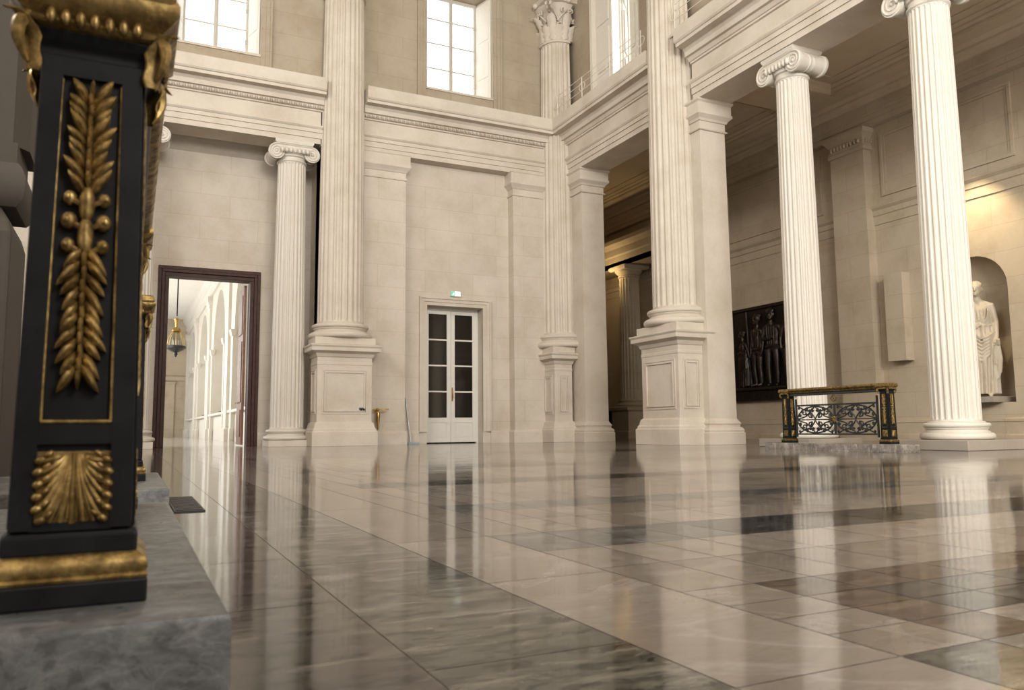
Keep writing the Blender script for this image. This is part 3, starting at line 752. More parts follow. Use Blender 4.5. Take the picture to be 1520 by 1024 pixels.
def flat_pilaster(x0, x1, label):
    root = thing('wall_pilaster', label, 'pilaster', (0, 0, 0)); y0, y1, z = YB, 21.25, 8.13
    b = MB(); b.rect_stack(x0, x1, y0, y1, [(.05, 0), (.05, .31), (.03, .35), (0, .37)]); b.build('base', M_STONE, root)
    s = MB(); s.box(x0, x1, y0, y1, .37, z - .72); s.build('shaft', M_WALLX, root)
    c = MB(); c.rect_stack(x0, x1, y0, y1, [(0, z - .72), (.03, z - .71), (.03, z - .67), (0, z - .65), (0, z - .5), (.02, z - .49), (.05, z - .44), (.10, z - .38), (.12, z - .36), (.12, z - .30), (.10, z - .29), (.10, z - .03), (.12, z)]); c.build('capital', M_STONE, root)
flat_pilaster(5.6, 6.80, 'flat stone pilaster on the back wall left of the white glazed door')
flat_pilaster(10.17, 11.3, 'flat stone pilaster on the back wall right of the white glazed door')
root = thing('wall_pilaster', 'wide pilaster with carved capital on the shadowed aisle wall behind the first scroll-topped column', 'pilaster')
b = MB(); b.rect_stack(XA - .3, XA, 14.4, 15.5, [(.08, 0), (.08, .5), (0, .6)]); b.build('base', M_AISLE, root)
b = MB(); b.box(XA - .3, XA, 14.4, 15.5, .6, 7.85); b.build('shaft', M_AISLE, root)
b = MB(); b.rect_stack(XA - .3, XA, 14.4, 15.5, [(0, 7.8), (.05, 7.82), (.05, 7.9), (.02, 7.95), (.02, 8.15), (.09, 8.25), (.13, 8.28), (.13, 8.4)])
for k in range(9): b.ball((XA - .36, 14.5 + k * .112, 8.06), (.05, .045, .07), 7, 5)
for k in range(3): b.ball((XA - .2 + k * .09, 14.36, 8.06), (.045, .05, .07), 7, 5)
b.build('capital', M_AISLE, root, smooth=30)

# ---- ionic columns; front looks along local -Y
def ionic_proto(R=.425, ztop=8.13, plinth=.53, ph=.16, z_base_h=.30, VR=.215, DY=1.02):
    root = thing('ionic_column', 'x', 'column', (0, 0, 0), 0, 'scroll-topped fluted columns')
    p = MB(); p.box(-plinth, plinth, -plinth, plinth, 0, ph); p.build('plinth', M_STONE, root, bevel=.006)
    b = MB(); b.lathe(attic(R, ph, z_base_h), n=48); b.build('base', M_WHITESTONE, root, smooth=35)
    zt = ztop - .57
    shaft_mesh(R, R * .86, ph + z_base_h, zt, 24, rings=12).build('shaft', M_WHITESTONE, root, smooth=38)
    r = R * .86; c = MB()
    c.lathe([(r * .8, zt - .01), (r * 1.02, zt), (r * 1.08, zt + .02), (r * 1.08, zt + .05), (r * 1.0, zt + .06), (r * 1.0, zt + .13), (r * 1.12, zt + .15), (r * 1.12, zt + .17), (r * 1.28, zt + .25), (r * 1.34, zt + .33), (r * 1.1, zt + .36)], n=40)
    hw = r * 1.28; zv = zt + .24; vr = VR; dy = r * DY
    for s in (-1, 1):      # bolsters, waisted in the middle and banded
        prof = [(vr * .98, -dy), (vr * .98, -dy + .05), (vr * .86, -dy + .07), (vr * .70, -.10), (vr * .70, -.07), (vr * .78, -.055), (vr * .72, -.02), (vr * .72, .02), (vr * .78, .055), (vr * .70, .07), (vr * .70, .10), (vr * .86, dy - .07), (vr * .98, dy - .05), (vr * .98, dy)]
        c.lathe(prof, (s * hw, 0, zv), 24, axis='Y')
    c.box(-hw, hw, -dy, dy, zt + .33, zt + .46)
    c.box(-hw * 1.06, hw * 1.06, -dy * 1.02, dy * 1.02, zt + .42, zt + .46)
    c.rect_stack(-hw * 1.04, hw * 1.04, -dy * 1.04, dy * 1.04, [(-.03, zt + .46), (.0, zt + .48), (.0, zt + .50), (.02, zt + .53), (.02, zt + .57)])
    cap = c.build('capital', M_WHITESTONE, root, smooth=35)
    for f in (-1, 1):
        for s in (-1, 1):
            v = MB(); y = f * (dy + .004)
            pts, rr = spiral((s * hw, y, zv), (0, 0, 1), (s, 0, 0), vr * .93, 2.4, .026, 46)
            if s * 1 > 0: pass
            v.tube(pts, rr, 7); v.ball((s * hw, y, zv), (.04, .03, .04), 10, 6)
            v.build('volute', M_WHITESTONE, cap, smooth=60)
        e = MB()
        e.tube([(-hw, f * (dy + .004), zv + vr * .95), (0, f * (dy + .004), zt + .445), (hw, f * (dy + .004), zv + vr * .95)], .022, 6)
        for k in range(-3, 4):
            e.ball((k * r * .30, f * (r * 1.30 + .0), zt + .27), (.052, .05, .075), 8, 6)
            e.tube([(k * r * .3 + r * .15, f * (r * 1.31), zt + .33), (k * r * .3 + r * .15, f * r * 1.27, zt + .2)], [.014, .006], 5)
        e.build('egg_moulding', M_WHITESTONE, cap, smooth=60)
    return root
ion = ionic_proto()
ion.location = (3.70, 21.30, 0); ion['label'] = 'fluted scroll-topped column right of the brown doorway'
dup(ion, (-.02, 21.30, 0), 'fluted scroll-topped column left of the brown doorway, half hidden by the black post')
ion2 = ionic_proto(.375, VR=.225, DY=1.18)
for ch in list(ion2.children):
    if ch.name.startswith('base'): bpy.data.objects.remove(ch)
b = MB(); b.lathe(attic(.40, .16, .30), n=48); b.build('base', M_WHITESTONE, ion2, smooth=35)
c1 = dup(ion2, (12.24, 11.72, 0), 'fluted scroll-topped column behind the low balustrade, its whole scroll capital in view', rz=radians(-90))
c2 = ion2; c2.location = (12.24, 8.57, 0); c2.rotation_euler = (0, 0, radians(-90)); c2['label'] = ('nearest and widest fluted column at right, its capital cut by the top of the picture')
for c in (c1, c2):
    for ch in list(c.children):
        if ch.name.startswith('plinth'):
            bpy.data.objects.remove(ch)
    p = MB(); p.box(-.66, .66, -.70, .72, 0, .16); po = p.build('plinth', M_GREYBLOCK, c, bevel=.01)

# far aisle column
root = thing('aisle_column', 'distant shadowed fluted column on a pedestal, seen between the two square pillars', 'column', (17.1, 25.0, 0))
p = MB(); p.rect_stack(-.55, .55, -.55, .55, [(.04, 0), (.04, .25), (0, .3), (0, 1.0), (.08, 1.06), (.1, 1.15), (0, 1.2)]); p.build('pedestal', M_UPPER, root)
b = MB(); b.lathe(attic(.42, 1.2, .28), n=32); b.build('base', M_UPPER, root, smooth=35)
shaft_mesh(.42, .37, 1.48, 6.1, 20, rings=6).build('shaft', M_UPPER, root, smooth=38)
c = MB(); c.lathe([(.37, 6.1), (.42, 6.13), (.42, 6.17), (.38, 6.2), (.52, 6.34), (.52, 6.4)], n=28); c.rect_stack(-.5, .5, -.5, .5, [(0, 6.4), (.06, 6.45), (.06, 6.55)]); c.build('capital', M_UPPER, root, smooth=35)
mb = MB(); mb.sweep([(0, 6.55), (.0, 6.75), (.04, 6.75), (.04, 6.95), (.1, 7.0), (.1, 7.25), (.3, 7.4), (.3, 7.55), (0, 7.6)], (16.7, 28.5), (16.7, 21.8), (-1, 0)); mb.box(16.7, 17.8, 21.8, 28.5, 6.55, 7.6)
struct(mb.build('trim_aisle_far_entablature', M_UPPER))

# ================================================================== BALUSTRADES
def garland_mesh():
    """gilt leaf garland, local x across, z up from 0 to 1, y towards -1 is out"""
    mb = MB(); rnd = random.Random(5)
    def leaf(x, z, ang, L, W, y=0., bend=.0):
        n = 8; rows = []
        ca, sa = cos(ang), sin(ang)
        for i in range(n + 1):
            t = i / n; wd = W * sin(pi * min(1, .08 + t * .92)) ** .7 * (1 - .15 * t); l = L * t
            hgt = -.004 - .010 * sin(pi * t) - .006 * t
            row = []
            for j, q in enumerate((-1, -.5, 0, .5, 1)):
                px = q * wd / 2 + bend * t * t; crease = (.006 if j == 2 else (.0035 if j in (1, 3) else -.001))
                row.append((x + ca * l - sa * px, y + hgt - crease * sin(pi * min(1, t + .1)) , z + sa * l + ca * px))
            rows.append(row)
        vs = [p for r in rows for p in r]; k = len(vs); back = [(p[0], y + .004, p[2]) for p in vs]
        fs = [(i * 5 + j, i * 5 + j + 1, i * 5 + j + 6, i * 5 + j + 5) for i in range(n) for j in range(4)]
        rim = [(i * 5, i * 5 + 5, k + i * 5 + 5, k + i * 5) for i in range(n)] + [(i * 5 + 4, k + i * 5 + 4, k + i * 5 + 9, i * 5 + 9) for i in range(n)]
        mb.add(vs + back, fs + rim)
    H = .475; mid = .255
    # upper half: leaves rise, lower half: leaves fall
    k = 9
    for i in range(k):
        z = mid + .035 + i * (H - mid - .085) / (k - 1)
        for s in (-1, 1):
            ang = pi / 2 - s * radians(29 + 5 * sin(i * 2.1)); leaf(s * .002, z, ang, .048 + .005 * sin(i * 1.7 + s), .0145, -.001 - .002 * (i % 2), s * -.004)
        leaf(0, z + .008, pi / 2 + .04 * sin(i * 3), .034, .008, -.006)
    k = 10
    for i in range(k):
        z = mid - .040 - i * (mid - .085) / (k - 1)
        for s in (-1, 1):
            ang = -pi / 2 + s * radians(28 + 5 * sin(i * 1.3)); leaf(s * .002, z, ang, .048 + .005 * sin(i * 2.3 + s), .0145, -.001 - .002 * (i % 2), s * .004)
        leaf(0, z - .006, -pi / 2 + .05 * sin(i * 2), .034, .008, -.006)
    # central knot: two pods and side buds
    rot = Matrix.Identity(3)
    mb.ball((0, -.010, mid + .022), (.011, .012, .029), 12, 8); mb.ball((0, -.010, mid - .026), (.011, .012, .029), 12, 8)
    for s in (-1, 1):
        for z, rr in ((mid + .030, .011), (mid - .004, .013), (mid - .040, .011)):
            mb.ball((s * .022, -.008, z), (rr * .85, rr * .8, rr), 10, 7); mb.ball((s * .025, -.015, z), (rr * .45, rr * .4, rr * .5), 8, 6)
            mb.tube([(0, -.008, z - .012), (s * .014, -.012, z - .006), (s * .026, -.01, z)], .004, 6)
    mb.tube([(0, -.006, .02), (0, -.008, H - .03)], .004, 6)
    return mb
def palmette_mesh():
    """square gilt acanthus fanning down from the top, x -.046..046, z 0...098"""
    mb = MB(); T = .098
    def bez(p0, p1, p2, n=14): return [tuple(a * (1 - u) ** 2 + 2 * u * (1 - u) * b + c * u * u for a, b, c in zip(p0, p1, p2)) for u in [i / n for i in range(n + 1)]]
    for s in (-1, 1):
        ends = [(.043, .086), (.045, .070), (.045, .053), (.045, .036), (.045, .019), (.040, .004), (.027, .002), (.014, .002)]
        for i, (ex, ez) in enumerate(ends):
            t = i / 7; x0 = .003 + .012 * (1 - t)
            p = bez((s * x0, -.006, T - .004), (s * (x0 + .004 + .010 * t * (1 - t)), -.016, ez + (T - ez) * (.28 if i < 6 else .5)), (s * ex, -.009, ez))
            mb.tube(p, [.0026 + .0030 * sin(pi * min(1, .15 + u / 14 * .85)) for u in range(15)], 7)
            if i < 6:
                a = atan2(.5, 1.0)
                mb.ball((s * (ex - .002), -.011, ez + .002), (.0085, .006, .0058), 9, 6, rot=Matrix.Rotation(s * .5, 3, 'Y'))
                mb.ball((s * (ex - .012), -.012, ez + .010), (.0075, .005, .0042), 9, 6, rot=Matrix.Rotation(s * .8, 3, 'Y'))
            p = bez((s * (x0 - .001), -.008, T - .012), (s * (x0 + .002), -.015, ez + (T - ez) * .36 + .004), (s * (ex - .008), -.009, ez + .006))
            mb.tube(p, [.0022] * 15, 5)
    mb.tube([(0, -.006, .0), (0, -.014, .05), (0, -.010, .098)], [.0045, .0040, .003], 7)
    mb.box(-.046, .046, -.003, .004, -.002, .100)
    return mb
GARL, PALM = garland_mesh(), palmette_mesh()
garl_me = palm_me = None

def post_parts(root, at, faces, H=.90):
    """tapered cast iron post; at = local position of its base centre, faces = angles of its ornamented faces"""
    x, y, z = at
    def T(mb): mb.v = [(p[0] + x, p[1] + y, p[2] + z) for p in mb.v]; return mb
    hb, ht = .079, .069; z0, z1 = .104, H - .105
    s = MB(); s.rect_stack(-hb, hb, -hb, hb, [(0, z0), (ht - hb, z1)])
    post = T(s).build('post', M_BLACK, root, bevel=.006)
    b = MB(); b.rect_stack(-.1, .1, -.1, .1, [(0, 0), (0, .034)]); b.rect_stack(-.085, .085, -.085, .085, [(0, .07), (0, .098), (-.006, .106)]); T(b).build('base', M_BLACK, post, bevel=.004)
    g = MB(); g.rect_stack(-.088, .088, -.088, .088, [(.010, .034), (.012, .038), (.008, .042), (.012, .050), (.010, .060), (.002, .067), (-.003, .071)]); T(g).build('gilt_base_moulding', M_GOLD, post, smooth=50)
    c = MB(); c.rect_stack(-ht, ht, -ht, ht, [(-.004, z1 - .01), (.004, z1), (.004, z1 + .012), (.012, z1 + .022), (.020, z1 + .036)]); T(c).build('capital_neck', M_BLACK, post, bevel=.003)
    c = MB(); c.rect_stack(-ht, ht, -ht, ht, [(.016, z1 + .034), (.026, z1 + .040), (.028, z1 + .048), (.022, z1 + .054), (.036, z1 + .068), (.046, z1 + .080), (.046, z1 + .094), (.040, z1 + .105)])
    for sx in (-1, 1):
        for sy in (-1, 1):
            d = Vector((sx, sy, 0)).normalized(); sd = Vector((-d.y, d.x, 0))
            leaf_mesh(c, Vector((sx * (ht + .012), sy * (ht + .012), z1 - .030)), d, (0, 0, 1), sd, .085, .030, 1.2, 9, 2)
            c.tube([(sx * (ht + .016 + .012 * sin(t * pi)), sy * (ht + .016 + .012 * sin(t * pi)), z1 + .055 - .075 * t) for t in [i / 8 for i in range(9)]], [.007, .010, .011, .010, .009, .008, .006, .005, .003], 7)
    for k in range(-3, 4):
        for ang in (0, pi / 2, pi, -pi / 2):
            q = Matrix.Rotation(ang, 3, 'Z') @ Vector((k * .019, -(ht + .030), z1 + .050)); c.ball(q, (.0075, .0075, .013), 7, 5)
    T(c).build('gilt_capital', M_GOLD, post, smooth=50)
    tilt = math.atan2(hb - ht, z1 - z0)
    for a in faces:
        relief = 1 if abs(a) < .1 else (.16 if a > 0 else .5)
        rot = Matrix.Rotation(a, 4, 'Z'); lean = Matrix.Rotation(-tilt, 4, 'X')
        def put(mb, name, mat, zz, off, smooth=50, scale=(1, 1, 1)):
            zt = (zz - z0) / (z1 - z0); dist = hb + (ht - hb) * zt + off; scale = (1, relief, 1)
            Mx = Matrix.Translation((x, y, z)) @ rot @ Matrix.Translation((0, -dist, zz)) @ lean @ Matrix.Diagonal((*scale, 1))
            q = MB(); q.f = mb.f; q.mi = mb.mi; q.v = [tuple(Mx @ Vector(p)) for p in mb.v]
            return q.build(name, mat, post, smooth=smooth)
        # raised border bars
        fr = MB(); w0, w1 = .064, .055
        for s in (-1, 1):
            a, b = s * .0615, s * .0525
            fr.add([(a - .014, .002, 0), (a + .014, .002, 0), (b + .014, .002, .688), (b - .014, .002, .688), (a - .014, -.010, 0), (a + .014, -.010, 0), (b + .014, -.010, .688), (b - .014, -.010, .688)],
                   [(0, 1, 2, 3), (4, 7, 6, 5), (0, 4, 5, 1), (1, 5, 6, 2), (2, 6, 7, 3), (3, 7, 4, 0)])
        fr.obox((0, -.004, .132), (.056, 0, 0), (0, .005, 0), (0, 0, .014)); fr.obox((0, -.004, .674), (.044, 0, 0), (0, .005, 0), (0, 0, .014)); fr.obox((0, -.003, .004), (.050, 0, 0), (0, .005, 0), (0, 0, .006))
        put(fr, 'raised_border', M_BLACK, z0 + .002, .0, 30)
        gb = MB()
        for s in (-1, 1): gb.tube([(s * .0445, -.006, .150), (s * .0400, -.006, .655)], .0030, 6)
        gb.tube([(-.0445, -.006, .150), (.0445, -.006, .150)], .0030, 6)
        put(gb, 'gilt_beading', M_GOLD, z0 + .002, .0, 60)
        put(GARL, 'gilt_garland', M_GOLD, z0 + .192, .001)
        put(PALM, 'gilt_palmette', M_GOLD, z0 + .010, .001)
    return post

def grille_mesh(L, z0, z1):
    """wrought scroll panel between y=0 and y=L at x=0"""
    mb = MB(); h = z1 - z0; zc = (z0 + z1) / 2
    mb.box(-.014, .014, 0, L, z0 - .025, z0); mb.box(-.014, .014, 0, L, z1, z1 + .028)
    mb.box(-.012, .012, L / 2 - .014, L / 2 + .014, z0, z1)
    mb.box(-.006, .006, 0, L, zc - .009, zc + .009)
    for y in (.0, L): mb.box(-.013, .013, y - .013, y + .013, z0 - .06, z1 + .13)
    for half in (0, 1):
        c = L / 4 + half * L / 2; hw = L / 4 * .94
        def S(pts, r=.008): mb.tube([(.0, c + a * hw, zc + b * h / 2) for a, b in pts], r * 1.35, 6)
        for sy in (-1, 1):
            for sz in (-1, 1):
                # big arcs from the corner round to the middle
                S([(sy * cos(t) * 1.0, sz * (.96 * sin(t))) for t in [i * pi / 2 / 12 for i in range(13)]], .0095)
                # spirals
                for (ca, cb, R, tt, ph) in ((.62, .52, .26, 1.35, 0), (.28, .34, .22, 1.25, 2.2), (.45, .80, .15, 1.1, 4.0), (.86, .30, .12, 1.1, 1.0), (.15, .72, .15, 1.2, 3.2)):
                    pts = []
                    for i in range(20):
                        t = i / 19; r = R * (1 - .78 * t); a = ph + t * tt * 2 * pi
                        pts.append((sy * (ca + r * cos(a) * (h / 2) / hw * 1.0), sz * (cb + r * sin(a))))
                    S(pts, .0085)
                S([(0, sz * .05), (sy * .1, sz * .3), (sy * .3, sz * .6), (sy * .66, sz * .78), (sy * .92, sz * .98)], .0085)
                S([(0, sz * .98), (sy * .22, sz * .62), (sy * .52, sz * .24), (sy * .95, sz * .06)], .0085)
                for (a, b) in ((.5, .4), (.3, .68), (.75, .62), (.2, .2), (.9, .85)):
                    mb.ball((0, c + sy * a * hw, zc + sz * b * h / 2), (.012, .026, .022), 7, 5)
    return mb
def balustrade(loc, label, L, posts, faces, rails=True):
    root = thing('stair_balustrade', label, 'balustrade', loc)
    for i, yy in enumerate(posts): post_parts(root, (0, yy, 0), faces[i])
    if rails:
        y0, y1 = posts[0], posts[-1]
        r = MB(); r.rect_stack(-.075, .075, y0 + .09, y1 - .09, [(0, .80), (.0, .835), (.012, .845)]); r.rect_stack(-.08, .08, y0 - .09, y1 + .09, [(0, .872), (.022, .882), (.03, .9), (.022, .925), (0, .93)], 1)
        r.rect_stack(-.08, .08, y0 + .07, y1 - .07, [(-.01, .845), (.0, .872)], 1)
        r.build('handrail', [M_IRON, M_GOLD], root, bevel=.004)
        gr = grille_mesh(y1 - y0 - .36, .16, .62)
        gr.v = [(p[0], p[1] + y0 + .18, p[2]) for p in gr.v]
        g = gr.build('grille', M_IRON, root, smooth=40)
        ym = (y0 + y1) / 2
        q = MB(); q.tube([(-.012, ym + .06 * cos(t) * (1 - .25 * abs(sin(2 * t))), .732 + .052 * sin(t) * (1 - .25 * abs(sin(2 * t)))) for t in [i * 2 * pi / 24 for i in range(24)]], .010, 6, True); q.ball((-.012, ym, .732), (.008, .018, .018), 8, 6)
        q.build('gilt_quatrefoil', M_GOLD, g, smooth=50)
        q = MB()
        for k in range(8):
            a = k * pi / 4; rot = Matrix.Rotation(-a, 3, 'X')
            q.ball((-.018, ym + .032 * cos(a), .39 + .032 * sin(a)), (.010, .026, .013), 8, 5, rot=Matrix.Rotation(a, 3, 'X'))
        q.ball((-.026, ym, .39), .014, 8, 6); q.build('gilt_rosette', M_GOLD, g, smooth=50)
    return root
def plinth_slab(x0, x1, y0, y1, h, label, mat=None):
    mb = MB(); mb.rect_stack(x0, x1, y0, y1, [(0, 0), (0, h - .012), (-.004, h - .004), (-.014, h)])
    return tag(mb.build('marble_plinth', mat or M_PLINTH, smooth=40), label, 'plinth', 'marble plinths under the balustrades')
# near balustrade
plinth_slab(-.75, .133, 1.145, 3.02, .16, 'grey veined marble plinth nearest at lower left, under the large black and gold post')
balustrade((-.069, 1.37, .16), 'near black iron balustrade with gilt leaf garlands on the large post at left', 1.5, (0, 1.50), ((0, pi / 2), (0, pi / 2)))
plinth_slab(-.72, .165, 3.76, 5.25, .16, 'small grey marble plinth seen just beyond the nearest one at left')
balustrade((-.020, 4.44, .16), 'far black and gold post between the large near post and the brown doorway', 0, (0, .62), ((0, pi / 2), (0,)))
# right balustrade
plinth_slab(10.25, 10.62, 8.04, 10.85, .118, 'low brownish grey marble plinth under the balustrade in front of the right colonnade', M_PLINTHWARM)
balustrade((10.42, 8.40, .118), 'low black iron balustrade with scroll grille and gilt rail in front of the right colonnade', 2.0, (0, 2.02), ((0, -pi / 2), (0, -pi / 2)))

# ================================================================== FIGURES
def figure(mb, P, S=1.0, flat=1.0, seed=1, pose=None, robe=True, hs=1.0, wide=1.0):
    """standing figure, 1.8 m at S=1, facing local -Y; P maps a local point to the world"""
    rnd = random.Random(seed); pose = pose or {}
    def pt(x, y, z):
        if z > 1.53: k = 1 + (hs - 1) * min(1, (z - 1.53) / .05); x, y, z = x * k, y * k, 1.53 + (z - 1.53) * (1 + (hs - 1) * .8)
        else: x *= wide
        return P(Vector((x * S, y * S * flat, z * S)))
    def limb(pts, rad, n=12): mb.tube([pt(*p) for p in pts], [r * S for r in rad], n)
    def ell(c, r, n=16, m=11):
        vs = []; 
        for j in range(m + 1):
            b = -pi / 2 + pi * j / m
            for i in range(n):
                a = 2 * pi * i / n; vs.append(pt(c[0] + r[0] * cos(b) * cos(a), c[1] + r[1] * cos(b) * sin(a), c[2] + r[2] * sin(b)))
        mb.add(vs, [(j * n + i, j * n + (i + 1) % n, (j + 1) * n + (i + 1) % n, (j + 1) * n + i) for j in range(m) for i in range(n)])
    hx, hy = pose.get('head', (0, 0))
    # head: skull, jaw, nose, brow, ears, hair
    ell((hx, hy, 1.69), (.078, .098, .105)); ell((hx, hy - .022, 1.635), (.060, .075, .072)); ell((hx, hy - .088, 1.598), (.026, .022, .022))
    limb([(hx, hy - .092, 1.70), (hx, hy - .112, 1.672), (hx, hy - .118, 1.655), (hx, hy - .098, 1.645)], [.010, .012, .017, .012], 8)
    for s in (-1, 1):
        limb([(hx + s * .012, hy - .094, 1.708), (hx + s * .035, hy - .092, 1.714), (hx + s * .062, hy - .070, 1.702)], [.010, .011, .008], 8)
        ell((hx + s * .033, hy - .086, 1.690), (.014, .012, .010), 8, 6)
        ell((hx + s * .078, hy + .004, 1.675), (.014, .024, .034), 8, 6)
    limb([(hx - .026, hy - .092, 1.622), (hx, hy - .101, 1.624), (hx + .026, hy - .092, 1.622)], [.007, .011, .007], 8)
    for k in range(14):
        a = k * 2 * pi / 14; ell((hx + .062 * cos(a), hy + .022 + .075 * sin(a), 1.745 - .02 * (sin(a) < -.6)), (.030, .032, .034), 8, 6)
    ell((hx, hy + .02, 1.762), (.070, .085, .048))
    limb([(hx * .3, hy * .3 + .012, 1.46), (hx * .8, hy * .8 + .006, 1.56), (hx, hy, 1.62)], [.066, .056, .056])
    # torso
    sh = .185
    rings = [(1.53, .060, .060), (1.50, .100, .072), (1.465, .145, .088), (1.42, .170, .105), (1.36, .172, .120), (1.29, .165, .126), (1.20, .165, .118), (1.08, .150, .108), (.98, .168, .118), (.90, .185, .126), (.82, .180, .120)]
    n = 28; vs = []
    for z, rx, ry in rings: vs += [pt(rx * cos(2 * pi * i / n), ry * sin(2 * pi * i / n), z) for i in range(n)]
    mb.add(vs, [(j * n + i, j * n + (i + 1) % n, (j + 1) * n + (i + 1) % n, (j + 1) * n + i) for j in range(len(rings) - 1) for i in range(n)] + [tuple(range(n)), tuple((len(rings) - 1) * n + i for i in range(n))])
    # arms
    for s in (-1, 1):
        A = pose.get('arm_l' if s < 0 else 'arm_r', [(.20, 0, 1.43), (.245, .01, 1.16), (.235, -.05, .92), (.225, -.075, .86)])
        A = [((q[0] - (.035, .03, .02, .02)[k], q[1], q[2]) if s * q[0] * s > .15 else q) for k, q in enumerate(A)]
        limb([(s * A[0][0] * .55, A[0][1], A[0][2] + .025), (s * A[0][0], A[0][1], A[0][2] - .01), ] + [(s * (A[0][0] + (A[1][0] - A[0][0]) * t), A[0][1] + (A[1][1] - A[0][1]) * t, A[0][2] + (A[1][2] - A[0][2]) * t) for t in (.35, .7)] + [(s * p[0], p[1], p[2]) for p in A[1:]],
             [.052, .060, .054, .046, .042, .030, .028])
        hd = Vector((s * A[3][0], A[3][1], A[3][2])); dr = (hd - Vector((s * A[2][0], A[2][1], A[2][2]))).normalized()
        side = dr.cross(Vector((s, 0, 0))).normalized() if abs(dr.x) < .9 else Vector((0, 1, 0))
        ell(tuple(hd + dr * .035), (.024, .042, .045), 10, 7)
        for f in range(4):
            q0 = hd + dr * .062 + side * (.030 - .020 * f); ln = (.050, .062, .058, .045)[f]; inn = Vector((-s * .018, 0, 0))
            limb([tuple(q0), tuple(q0 + dr * ln * .5 + inn * .3), tuple(q0 + dr * ln * .85 + inn)], [.0105, .010, .008], 6)
        q0 = hd + dr * .02 + side * .036
        limb([tuple(q0), tuple(q0 + dr * .03 + side * .018), tuple(q0 + dr * .058 + side * .018 + Vector((-s * .012, 0, 0)))], [.012, .011, .009], 6)
    # feet
    for s in (-1, 1): limb([(s * .085, .03, .05), (s * .09, -.06, .045), (s * .10, -.15, .03), (s * .105, -.20, .022)], [.045, .042, .036, .022], 10)
    if robe:
        n = 90; vs = []; zs = [1.13, 1.05, .95, .85, .72, .58, .44, .30, .18, .08, .045]
        for k, z in enumerate(zs):
            t = (1.13 - z) / 1.085
            for i in range(n):
                a = 2 * pi * i / n
                rx = .165 + .055 * sin(min(1, t * 2.2) * pi / 2) - .012 * t; ry = .118 + .075 * sin(min(1, t * 1.8) * pi / 2)
                fold = (.012 + .018 * t) * sin(13 * a + 1.5 * sin(2 * a + t * 2) + 1.2 * t) + .010 * t * sin(23 * a + t * 5)
                knee = .035 * math.exp(-((z - .55) / .16) ** 2) * math.exp(-(((a - 4.45 + pi) % (2 * pi) - pi) / .45) ** 2)
                vs.append(pt((rx + fold) * cos(a), (ry + fold + knee) * sin(a), z))
        mb.add(vs, [(j * n + i, j * n + (i + 1) % n, (j + 1) * n + (i + 1) % n, (j + 1) * n + i) for j in range(len(zs) - 1) for i in range(n)] + [tuple(range(n)), tuple((len(zs) - 1) * n + i for i in range(n))])
        # belt, bodice folds and the mantle across the hips
        for z, rr in ((1.13, .168),):
            limb([(rr * 1.02 * cos(a), rr * .72 * sin(a), z + .02 * sin(a * 2)) for a in [i * 2 * pi / 24 for i in range(25)]], [.013] * 25, 6)
        for j in range(7):
            o = j * .045
            limb([(-.19 + .03 * j * .2, -.05, 1.08 - o), (-.10, -.165, .99 - o * 1.15), (.02, -.195, .90 - o * 1.3), (.12, -.17, .93 - o * 1.05), (.21, -.06, 1.02 - o * .6)], [.014, .020, .021, .018, .012], 7)
        for j in range(6):
            x = -.14 + j * .056; limb([(x * .85, -.085, 1.46 - abs(x) * .3), (x * .9 + .012, -.128, 1.34), (x * .75 + .02, -.128, 1.24), (x * .55, -.115, 1.14)], [.008, .014, .013, .008], 6)
        for j in range(5):
            x = .09 + j * .034; limb([(x, -.145 + .02 * j, .96), (x + .010, -.165 + .02 * j, .76), (x + .016 * sin(j * 2), -.17 + .02 * j, .40 + .10 * abs(j - 2))], [.010, .017, .006], 6)
    else:
        for s in (-1, 1):
            limb([(s * .09, 0, .88), (s * .10, -.01, .68), (s * .10, -.03, .48), (s * .10, .0, .30), (s * .09, .03, .07)], [.105, .092, .066, .062, .046])
        limb([(.175 * cos(a), .125 * sin(a), .95) for a in [i * 2 * pi / 20 for i in range(21)]], [.02] * 21, 6)
        for j in range(5):
            x = -.12 + .06 * j; limb([(x, -.11, 1.42), (x * .9, -.125, 1.25), (x * .8, -.115, 1.0)], [.010, .013, .010], 6)
def fuse(o, vox):
    r = o.modifiers.new('remesh', 'REMESH'); r.mode = 'VOXEL'; r.voxel_size = vox; r.use_smooth_shade = True
    s = o.modifiers.new('smooth', 'SMOOTH'); s.factor = .5; s.iterations = 2
    return o

# statue in the niche
st = thing('niche_statue', 'pale marble statue of a draped standing figure in the arched niche at far right', 'statue', (XA + .02, NY, NZ0))
mb = MB(); mb.box(-.36, .46, -.52, .52, 0, .13); mb.build('statue_base', M_GREYBLOCK, st, bevel=.01)
mb = MB(); ra = radians(-90 + 28)          # facing -X, turned a little towards the hall
Rm = Matrix.Rotation(ra, 3, 'Z')
figure(mb, lambda p: Rm @ p + Vector((.10, 0, .13)), 1.50, .95, 3, hs=1.12, pose=dict(head=(-.018, -.015), arm_r=[(.20, 0, 1.43), (.250, .02, 1.16), (.245, -.055, .93), (.235, -.08, .87)], arm_l=[(.20, 0, 1.43), (.25, -.02, 1.18), (.13, -.17, 1.10), (.07, -.20, 1.11)]))
q = MB(); mb.tube([Rm @ Vector((.37, -.14, 1.20 + .13)) + Vector((.10, 0, 0)), Rm @ Vector((.36, -.20, 1.46)) + Vector((.10, 0, 0))], .045, 10)
for j in range(3): mb.tube([Rm @ Vector((.33 + .02 * j, -.12, 1.36)) + Vector((.1, 0, 0)), Rm @ Vector((.34 + .03 * j, -.13, 1.0)) + Vector((.1, 0, 0)), Rm @ Vector((.33 + .025 * j, -.12, .55 + .07 * j)) + Vector((.1, 0, 0))], [.03, .038, .02], 8)
fuse(mb.build('statue_figure', M_STATUE, st), .014)

